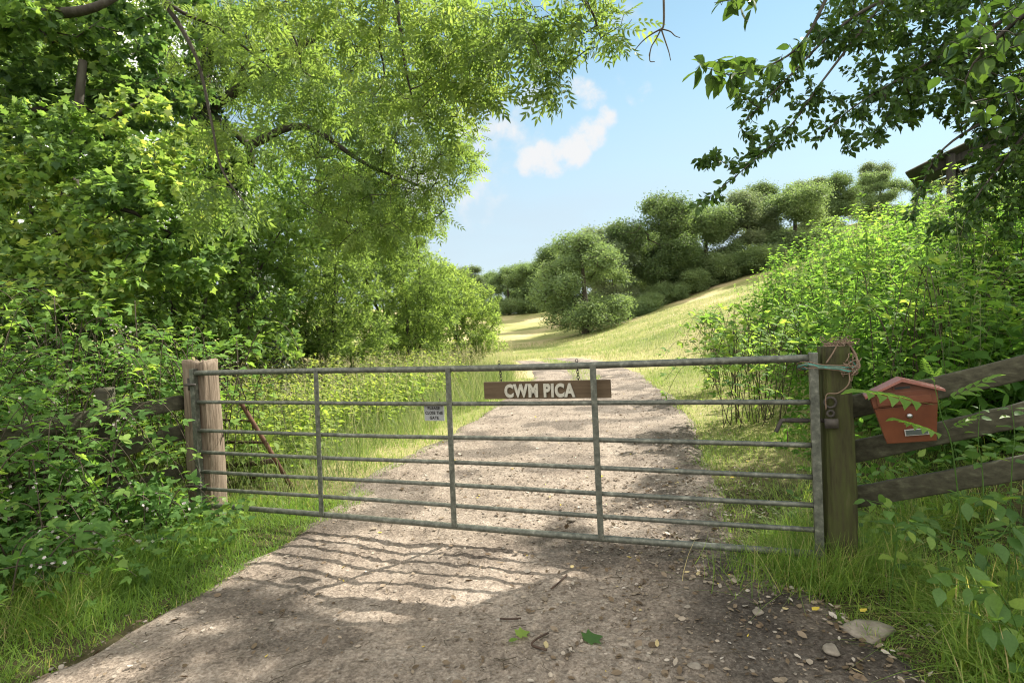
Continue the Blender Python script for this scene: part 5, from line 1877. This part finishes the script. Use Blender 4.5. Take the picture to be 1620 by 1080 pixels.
# long grass at the front, both verges
SLAB = ground(1372, 1002, 30)
mb = MB()
edge_n = lambda x, y: .12 * vnoise(x, y, 2.2, 40) + .05 * vnoise(x, y, 7, 41)
x, y = scatter(90000, (-5.5, -1.3), (1.2, 5.2), lambda x, y: (x < xl(y) + .12 + edge_n(x, y)) * in_view(x, y) * (.55 + .45 * (vnoise(x, y, 3, 42) > -.3)), g)
dist = np.clip(xl(y) - x, 0, 1.2)
hh = (.06 + .20 * sstep(dist, 0, .55) * (1 - .7 * sstep(y, 3.7, 4.2) * sstep(x, -2.9, -2.5))) * g.uniform(.4, 1.3, len(x)) * (1 + .45 * vnoise(x, y, 4.5, 48))
blades(mb, x, y, hh, g.uniform(.003, .008, len(x)), .55, g, 4, tone=np.clip(.45 + .3 * vnoise(x, y, 2, 49) + g.normal(size=len(x)) * .25, 0, 1))
x, y = scatter(90000, (1.2, 5), (1.2, 4.6), lambda x, y: (x > xr(y) - .08 + edge_n(x, y) * 1.4) * in_view(x, y) * (.08 + .8 * ((vnoise(x, y, 1.8, 43) > .1) | (y < 2.75))), g)
dist = np.clip(x - xr(y), 0, 1.2)
hh = (.05 + .15 * sstep(dist, 0, .5) * sstep(np.hypot(x - SLAB[0], y - SLAB[1]), .15, .5)) * g.uniform(.4, 1.4, len(x)) * (1 + .5 * vnoise(x, y, 4.5, 44))
blades(mb, x, y, hh, g.uniform(.003, .007, len(x)), .65, g, 4)
x, y = scatter(5200, (1.35, 3.2), (1.75, 2.75), lambda x, y: (x > xr(y) + .14 + edge_n(x, y) * 1.5) * (np.hypot(x - SLAB[0], y - SLAB[1]) > .30), g)
blades(mb, x, y, g.uniform(.12, .36, len(x)), g.uniform(.005, .010, len(x)), .7, g, 5, tone=np.clip(g.normal(.62, .2, len(x)), 0, 1))
# a tuft under the latch end of the gate
x = np.array([gpt(GL + .02, 0, 0)[0]]) + g.normal(size=2600) * .22
y = np.array([gpt(GL + .02, 0, 0)[1]]) + g.normal(size=2600) * .14
blades(mb, x, y, g.uniform(.12, .36, 2600), g.uniform(.003, .006, 2600), .5, g, 4)
tag(mb.build('long_grass', M_GRASS), kind='stuff')
# short sunlit verge grass behind the gate
mb = MB()
x, y = scatter(150000, (-5, 7), (3.8, 16), lambda x, y: (((x < xl(y) + .10 + edge_n(x, y)) & (x > xl(y) - 1.6 - .1 * y)) | ((x > xr(y) - .10 + edge_n(x, y)) & (x < xr(y) + 1.3 + .10 * y))) * np.where(y < 8, 1, .6) * (1 - .6 * (y < 4.4) * (x < -1.7)), g)
hh = g.uniform(.03, .10, len(x)) * (1 + .9 * (vnoise(x, y, 1.5, 45) > .2))
blades(mb, x, y, hh, g.uniform(.004, .008, len(x)), .5, g, 3, tone=np.clip(.35 + .3 * vnoise(x, y, .8, 46) + g.normal(size=len(x)) * .2, 0, 1))
x, y = scatter(30000, (-1, 4.5), (11, 26), lambda x, y: np.abs(x - (xl(y) + xr(y)) / 2) < .38 + .1 * vnoise(x, y, 2, 47), g)
blades(mb, x, y, g.uniform(.03, .10, len(x)), g.uniform(.006, .010, len(x)), .5, g, 3)
tag(mb.build('verge_grass', M_LAWN), kind='stuff')
# tall seeding grass left behind the gate
mb, sd_ = MB(), MB()
x, y = scatter(46000, (-8, 0), (5.2, 22), lambda x, y: (x < xl(y) - .45 + .4 * vnoise(x, y, .9, 50)) * (x > -.95 * y) * .75, g)
hh = (.40 + .45 * g.uniform(0, 1, len(x))) * (.75 + .4 * vnoise(x, y, .7, 51))
tn = np.clip(.22 + .3 * vnoise(x, y, .5, 52) + g.normal(size=len(x)) * .18, 0, 1)
blades(mb, x, y, hh, g.uniform(.004, .009, len(x)), .32, g, 4, tone=tn)
sel = g.uniform(size=len(x)) < .10
xs_, ys_ = x[sel], y[sel]
hs_ = g.uniform(.8, 1.15, len(xs_))
blades(mb, xs_, ys_, hs_, np.full(len(xs_), .0045), .06, g, 3, tone=g.uniform(.6, 1, len(xs_)))
for j in range(10):
    c = np.stack([xs_, ys_, hgt(xs_, ys_) + hs_ * (.82 + .018 * j)], -1) + g.normal(size=(len(xs_), 3)) * [.012, .012, .006]
    inst(sd_, LANCE[0], LANCE[1], c, frames(rdir(len(xs_), g) * [.6, .6, .3] + [0, 0, .6], rdir(len(xs_), g)), g.uniform(.03, .055, len(xs_)), g.uniform(.6, 1, len(xs_)))
tr_ = mb.build('tall_grass', M_HAY)
tag(tr_, kind='stuff')
o = sd_.build('seed_heads', M_HAY, tr_)
# hayfield
mb = MB()
x, y = scatter(330000, (-12, 34), (12, 60), lambda x, y: ((x < xl(y) - .2) | (x > xr(y) + .1) | (y > 27)) * (x > -.45 * y) * np.clip(16 / y, .05, 1) * (x < .62 * y + 4) * (x > -6), g)
sc_ = np.clip(y / 14, 1, 3)
hh = g.uniform(.06, .18, len(x)) * np.clip(y / 20, .8, 1.5)
tn = np.clip(.45 + .35 * vnoise(x, y * .6, .25, 55) + .2 * vnoise(x, y, 1.1, 56) + g.normal(size=len(x)) * .15, 0, 1)
blades(mb, x, y, hh, g.uniform(.006, .012, len(x)) * sc_, .4, g, 2, tone=tn)
x, y = scatter(9000, (0, 26), (15, 44), lambda x, y: (vnoise(x, y, .35, 57) + .5 * vnoise(x, y, 1.3, 58) > .5) * (x > xr(np.minimum(y, 26)) + .3), g)
blades(mb, x, y, g.uniform(.3, .7, len(x)), g.uniform(.012, .02, len(x)), .3, g, 3, tone=g.uniform(.1, .6, len(x)))
tag(mb.build('hay_grass', M_HAY), kind='stuff')

# ------------------------------------------------------------------ weeds on the right bank, seedling by the letter box
def weed(name, label, pts, r0, leaves, tmpl, size, mat, seed, group=None, pair=True, droop=.3, cat='plant'):
    gg = np.random.default_rng(seed)
    c = bez(pts, 8)
    root = empty(name, tuple(c[0]), label, cat, group)
    st, lv = MB(), MB()
    tube(st, c, np.linspace(r0, r0 * .4, len(c)), 6)
    pos, d, nn, sz = [], [], [], []
    for k in range(leaves):
        u = .22 + .78 * k / max(1, leaves - 1)
        i0 = min(int(u * (len(c) - 1)), len(c) - 2)
        t = nrm((c[i0 + 1] - c[i0])[None])[0]
        side = nrm(np.cross(t, [[.2, -.5, 1.0]]))[0]
        oth = np.cross(t, side)
        a = (k % 2) * 1.3 + gg.normal() * .3
        w_ = side * math.cos(a) + oth * math.sin(a)
        for s in ((1, -1) if pair else (1 if k % 2 else -1,)):
            dv = w_ * s + t * .35 + np.array([0, 0, -droop]) + gg.normal(size=3) * .12
            pos.append(c[i0] + dv * .012)
            d.append(dv)
            nn.append(np.array([-.1, -.35, 1.0]) + gg.normal(size=3) * .25)
            sz.append(size * gg.uniform(.75, 1.15) * (1 - .35 * u))
    inst(lv, tmpl[0], tmpl[1], np.array(pos), frames(np.array(d), np.array(nn)), np.array(sz), np.clip(gg.normal(.5, .25, len(pos)), 0, 1))
    st.build('stem', M_WEED, root)
    lv.build('foliage', mat, root)
    return root


def gp(px, d):
    x, y, z = base(px, d)
    return np.array([x, y, z])


weed('ash_seedling', 'slender ash seedling with feathered leaves standing in front of the red letter box', [gp(1522, 2.72) + [0, 0, -.02], P(1508, 720, 2.74), P(1490, 660, 2.76), P(1475, 592, 2.78)], .0036, 2, ASHF, .08, M_NETTLE, 901, cat='seedling')
asd = bpy.data.objects['ash_seedling']
lv = MB()
for (a, b, c_, s_) in (((1478, 640, 2.76), (1366, 630, 2.70), .0, .36), ((1484, 640, 2.76), (1570, 608, 2.66), 0, .30), ((1500, 690, 2.75), (1425, 676, 2.68), 0, .25), ((1498, 680, 2.75), (1548, 668, 2.7), 0, .20), ((1476, 600, 2.78), (1462, 578, 2.72), 0, .13), ((1476, 600, 2.78), (1492, 590, 2.72), 0, .11)):
    p0, p1 = P(*a), P(*b)
    dv = (p1 - p0)[None]
    inst(lv, ASHS[0], ASHS[1], p0[None], frames(dv + [[0, 0, .04]], np.array([[.05, -.25, 1.0]])), np.array([np.linalg.norm(dv)]), np.array([.8]))
lv.build('leaf_spray', M_NETTLE, asd)
WEEDS = [
    ([(1640, 1010, 2.15), (1590, 950, 2.2), (1540, 925, 2.2), (1480, 925, 2.25)], 7, .115, 'broad leaved weed arching into the bottom right corner'),
    ([(1650, 1080, 2.05), (1610, 1020, 2.1), (1585, 985, 2.1), (1555, 985, 2.1)], 5, .12, 'lowest broad leaved weed in the bottom right corner'),
    ([(1600, 960, 2.3), (1540, 890, 2.4), (1480, 850, 2.45), (1400, 800, 2.5)], 7, .10, 'pale leaved weed trailing left under the fence'),
    ([(1610, 900, 2.45), (1600, 820, 2.5), (1570, 790, 2.5), (1500, 790, 2.5)], 8, .11, 'pale drooping weed under the lowest right rail'),
    ([(1560, 860, 2.5), (1555, 760, 2.55), (1548, 700, 2.55), (1550, 640, 2.55)], 8, .075, 'thin upright weed rising past the lower right rails'),
    ([(1590, 860, 2.5), (1600, 760, 2.5), (1605, 690, 2.5), (1600, 640, 2.5)], 8, .085, 'upright weed at the right picture edge in front of the rails'),
    ([(1400, 880, 2.75), (1420, 840, 2.7), (1400, 800, 2.7), (1370, 790, 2.7)], 5, .09, 'small broad leaved weed at the foot of the green gate post'),
    ([(1640, 870, 2.3), (1610, 840, 2.35), (1580, 850, 2.35), (1540, 870, 2.35)], 7, .11, 'broad leaved weed hanging at the middle of the right edge'),
    ([(1490, 900, 2.45), (1480, 850, 2.5), (1450, 830, 2.5), (1420, 845, 2.5)], 6, .085, 'small light green weed in the grass below the letter box'),
]
for k, (pp, n, s, lab) in enumerate(WEEDS):
    q0 = P(*pp[0])
    q0[2] = min(q0[2], float(hgt(q0[0], q0[1])))
    weed('broad_weed', lab, [q0] + [P(*a) for a in pp[1:]], .003, n, OVATE, s * 1.1, M_WEED, 910 + k, 'weeds on the right verge')
# low weeds and ivy over the bank under the rails and round the verge foot
g = np.random.default_rng(930)
lv = MB()
x, y = scatter(5200, (1.9, 5.2), (1.5, 4.2), lambda x, y: (x > xr(y) + .15) * in_view(x, y) * (vnoise(x, y, 2.5, 60) > -.25) * .7, g)
n = len(x)
zz = hgt(x, y) + g.uniform(.02, .26, n) * sstep(x - xr(y), .1, .7)
inst(lv, OVATE[0], OVATE[1], np.stack([x, y, zz], -1), frames(rdir(n, g) * [1, 1, .4], nrm(g.normal(size=(n, 3)) * .35 + [0, -.2, 1.0])), g.uniform(.035, .085, n), g.uniform(0, 1, n))
x, y = scatter(5200, (-5, -1.7), (1.8, 4.6), lambda x, y: (x < xl(y) - .30) * in_view(x, y) * (vnoise(x, y, 2.5, 61) > -.1) * .8, g)
n = len(x)
zz = hgt(x, y) + g.uniform(.03, .30, n)
inst(lv, MAPLE[0], MAPLE[1], np.stack([x, y, zz], -1), frames(rdir(n, g) * [1, 1, .4], nrm(g.normal(size=(n, 3)) * .35 + [0, -.2, 1.0])), g.uniform(.035, .075, n), g.uniform(0, 1, n))
tag(lv.build('ground_cover', M_WEED), kind='stuff')

# ------------------------------------------------------------------ litter, twigs, stones on the lane
g = np.random.default_rng(950)
DEADL = T([(0, 0, .02), (.30, .30, .10), (.26, .68, .16), (0, 1, .10), (-.26, .68, .02), (-.30, .30, .06), (0, .5, .0)], [(0, 1, 6), (1, 2, 6), (2, 3, 6), (3, 4, 6), (4, 5, 6), (5, 0, 6)])
lm = MB()
x, y = scatter(24000, (-3, 3.4), (1.8, 16), lambda x, y: (x > xl(y) - .15) * (x < xr(y) + .5) * (.26 + .70 * sstep(x - xl(y), 1.2, 3.2) * (vnoise(x, y, 1.5, 70) > -.35)) * np.where(y > 7, .5, 1), g)
n = len(x)
inst(lm, DEADL[0], DEADL[1], np.stack([x, y, tz(x, y) + .004], -1), frames(rdir(n, g) * [1, 1, .12], nrm(g.normal(size=(n, 3)) * .28 + [0, 0, 1.0])), np.clip(np.exp(g.normal(-3.65, .38, n)), .01, .06)[:, None] * np.stack([g.uniform(.5, 1.1, n), np.ones(n), g.uniform(.3, 1.8, n)], -1), g.beta(1.2, 1.5, n))
x, y = scatter(5200, (.0, 2.9), (2.0, 5.2), lambda x, y: (x < xr(y) + .35) * (.25 + .75 * sstep(x, .3, 1.1)) * (vnoise(x, y, 2.1, 72) > -.5) * .6, g)
n = len(x)
inst(lm, DEADL[0], DEADL[1], np.stack([x, y, tz(x, y) + .006], -1), frames(rdir(n, g) * [1, 1, .2], nrm(g.normal(size=(n, 3)) * .35 + [0, 0, 1.0])), np.clip(np.exp(g.normal(-3.5, .35, n)), .015, .05)[:, None] * np.stack([g.uniform(.5, 1.1, n), np.ones(n), g.uniform(.3, 1.8, n)], -1), np.clip(g.beta(2.0, 1.5, n), 0, .94))
tag(lm.build('leaf_litter', M_LITTER), kind='stuff')
x, y = scatter(60000, (-3, 3.5), (1.7, 12), lambda x, y: (x > xl(y)) * (x < xr(y) + .2) * np.where(y < 5, 1, .45) * (.35 + .65 * (vnoise(x, y, 1.7, 75) + .4 * vnoise(x, y, 6, 76) > -.1)), g)
n = len(x)
dm = MB()
inst(dm, LEAF2[0], LEAF2[1], np.stack([x, y, tz(x, y) + .004], -1), frames(rdir(n, g) * [1, 1, .25], nrm(g.normal(size=(n, 3)) * .4 + [0, 0, 1.0])), np.exp(g.normal(-4.7, .35, n))[:, None] * np.stack([g.uniform(.4, 1.2, n), np.ones(n), np.ones(n)], -1), g.beta(1.3, 1.7, n) * .9)
tag(dm.build('fine_debris', M_LITTER), kind='stuff')
st = MB()
x, y = scatter(650, (-2.6, 2.2), (1.9, 7), lambda x, y: (x > xl(y)) * (x < xr(y) + .2), g)
for a, b in zip(x, y):
    L = abs(g.normal()) * .05 + .02
    an = g.uniform(0, 6.28)
    dv = np.array([math.cos(an), math.sin(an), 0]) * L
    c = np.array([a, b, float(tz(a, b)) + .006])
    tube(st, [c - dv * .5, c + [g.normal() * .01, g.normal() * .01, .004], c + dv * .5], g.uniform(.0008, .0022), 4)
tag(st.build('twig_litter', M_TWIG), kind='stuff')


def stone_mesh(seed, flat=.5):
    bm = bmesh.new()
    bmesh.ops.create_icosphere(bm, subdivisions=2, radius=1.0)
    gg = np.random.default_rng(seed)
    ax = rdir(7, gg)
    hh = gg.uniform(.42, .9, 7)
    for v in bm.verts:
        c = np.array(v.co)
        for a_, h_ in zip(ax, hh):
            dd = c @ a_ - h_
            if dd > 0:
                c = c - a_ * dd
        c[2] *= flat
        v.co = c
    V = np.array([v.co[:] for v in bm.verts])
    Fq = np.array([[q.index for q in f.verts] for f in bm.faces])
    bm.free()
    return V, Fq


PEB = [stone_mesh(960 + k, .32 + .1 * (k % 3)) for k in range(6)]
pm = MB()
x, y = scatter(9000, (-2.6, 3.5), (1.8, 18), lambda x, y: (x > xl(y)) * (x < xr(y)) * (.25 + .6 * sstep(vnoise(x, y, 1.1, 71), -.2, .4)), g)
n = len(x)
sz = np.clip(np.exp(g.normal(-4.85, .45, n)), .004, .022)
for k in range(6):
    sel = np.arange(n) % 6 == k
    a = g.uniform(0, 6.28, sel.sum())
    R = frames(np.stack([np.cos(a), np.sin(a), 0 * a], -1), nrm(np.stack([g.normal(size=sel.sum()) * .15, g.normal(size=sel.sum()) * .15, np.ones(sel.sum())], -1)))
    inst(pm, PEB[k][0], PEB[k][1], np.stack([x[sel], y[sel], tz(x[sel], y[sel]) + sz[sel] * .05], -1), R, sz[sel], g.uniform(0, 1, sel.sum()))
tag(pm.build('gravel', M_STONE), kind='stuff')
STN = [((1372, 1002), .125, 'large flat pale stone slab at the edge of the right verge'), ((1318, 1040), .055, 'small tan stone just left of the large flat slab'), ((1128, 860), .05, 'pale stone under the latch end of the gate'),
       ((732, 1006), .022, 'small dark round pebble in the middle of the lane'), ((1200, 978), .04, 'grey stone on the damp earth right of centre'), ((1098, 1062), .035, 'pale flat stone at the bottom edge of the lane'),
       ((1466, 968), .045, 'small stone half hidden in the right verge grass'), ((905, 830), .04, 'flat grey stone beneath the gate near its middle')]
for k, ((px, py), s, lab) in enumerate(STN):
    p = ground(px, py, 30)
    mb = MB()
    v, f = PEB[k % 6]
    q = v * np.array([s, s * .75, s * .55])
    if k == 0:
        v, f = stone_mesh(990, .8)
        q = np.clip(v, -.6, .6) * np.array([s * 1.25, s * 1.0, s * .30]) * (1 + .06 * np.random.default_rng(3).normal(size=(len(v), 1)))
    mb.add(q, f3=f)
    o = mb.build('stone', M_STONE)
    o.location = (p[0], p[1], float(tz(p[0], p[1])) + s * .10)
    o.rotation_euler = (0, 0, float(g.uniform(0, 3)) if k else .5)
    tag(o, lab, 'stone', 'larger stones on the lane')
for (px, py, s, mt, tmpl, tn, lab) in ((938, 1018, .105, M_WEED, MAPLE, .15, 'dark green fallen maple leaf lying on the lane'), (827, 1014, .075, M_WEED, MAPLE, 1.0, 'pale green upturned maple leaf lying on the lane'), (812, 1026, .05, M_NETTLE, OVATE, .9, 'small yellow green fallen leaf beside the pale maple leaf'),
                                  (1366, 992, .045, M_LITTER, DEADL, .99, 'yellow fallen leaf lying on the large stone slab'), (1290, 975, .05, M_LITTER, DEADL, .98, 'yellow fallen leaf on the damp earth left of the stone slab')):
    p = ground(px, py, 30)
    mb = MB()
    zz = float(tz(p[0], p[1])) + (.014 if 'slab' not in lab or 'left' in lab else .085)
    inst(mb, tmpl[0], tmpl[1], np.zeros((1, 3)), frames(np.array([[.9, .4, .02]]), np.array([[.05, -.12, 1.0]])), np.array([s]), np.array([tn]))
    o = mb.build('fallen_leaf', mt)
    o.location = (p[0] - s * .4, p[1] - s * .2, zz)
    tag(o, lab, 'leaf', 'fallen leaves picked out on the lane')
for pts, r, lab in (([(865, 1040), (842, 1030), (850, 1022), (868, 1012)], .005, 'forked brown stick lying beside the pale maple leaf'), ([(792, 988), (806, 989), (825, 987)], .0045, 'short straight brown stick on the lane left of the green leaves'),
                    ([(873, 940), (885, 930), (897, 918)], .005, 'slanting brown stick on the lane below the gate')):
    q = [ground(a, b, 30) for a, b in pts]
    q = np.array([[a[0], a[1], float(tz(a[0], a[1])) + .012] for a in q])
    mb = MB()
    tube(mb, bez(q, 4), r, 6)
    tag(mb.build('stick', M_RUSTD, smooth=True), lab, 'stick', 'sticks on the lane')

# ------------------------------------------------------------------ the open shed on the bank
sp0 = P(1432, 273, 13.5)
shed = empty('field_shed', (float(sp0[0]) + 2, float(sp0[1]), float(hgt(sp0[0] + 2, sp0[1]))), 'open field shed with a curved dark corrugated roof half hidden by leaves at upper right', 'shed')
SA = math.radians(41)
SW, SD = np.array([math.cos(SA), -math.sin(SA), 0]), np.array([math.sin(SA), math.cos(SA), 0])


def shp(a, b, z):
    """A point of the shed: a metres along its front from the roof tip, b metres back."""
    return np.array([sp0[0], sp0[1], 0]) + SW * a + SD * b + np.array([0, 0, z])


Z0 = float(sp0[2])
rz_at = lambda a: Z0 + .95 * math.sin(min(1, a / 4.2) * math.pi * .55)
bs = np.linspace(0, 2.4, 110)
aa_ = np.linspace(0, 4.2, 24)
V = []
for off in (0, -.02):
    for a in aa_:
        for b in bs:
            V.append(shp(a, b, rz_at(a) + off + .018 * math.sin(b * 2 * math.pi / .12)))
V = np.array(V)
a_, b_ = len(aa_), len(bs)
i = (np.arange(a_ - 1)[:, None] * b_ + np.arange(b_ - 1)[None, :]).ravel()
q1 = np.stack([i, i + 1, i + 1 + b_, i + b_], -1)
q2 = q1[:, ::-1] + a_ * b_
rim = []
for j in range(b_ - 1):
    rim.append((j, j + a_ * b_, j + 1 + a_ * b_, j + 1))
    k_ = (a_ - 1) * b_ + j
    rim.append((k_, k_ + 1, k_ + 1 + a_ * b_, k_ + a_ * b_))
for j in range(a_ - 1):
    rim.append((j * b_, (j + 1) * b_, (j + 1) * b_ + a_ * b_, j * b_ + a_ * b_))
    rim.append((j * b_ + b_ - 1, j * b_ + b_ - 1 + a_ * b_, (j + 1) * b_ + b_ - 1 + a_ * b_, (j + 1) * b_ + b_ - 1))
mb = MB()
mb.add(V, f4=np.concatenate([q1, q2, np.array(rim)]))
mb.build('roof', M_SHEET, shed)
for (a, b) in ((.85, .15), (.85, 2.2), (4.0, .15), (4.0, 2.2)):
    p = shp(a, b, 0)
    mb = MB()
    plank(mb, np.array([p[0], p[1], float(hgt(p[0], p[1])) - .4]), np.array([p[0] + .001, p[1], rz_at(a) - .06]), .14, .14, g, bow=0)
    mb.build('post', M_SHEDW, shed)
for b in (.15, 2.2):
    mb = MB()
    plank(mb, shp(.5, b + .12, rz_at(.5) - .17), shp(4.2, b + .12, rz_at(4.2) - .17), .18, .05, g, bow=.12)
    mb.build('beam', M_SHEDW, shed)
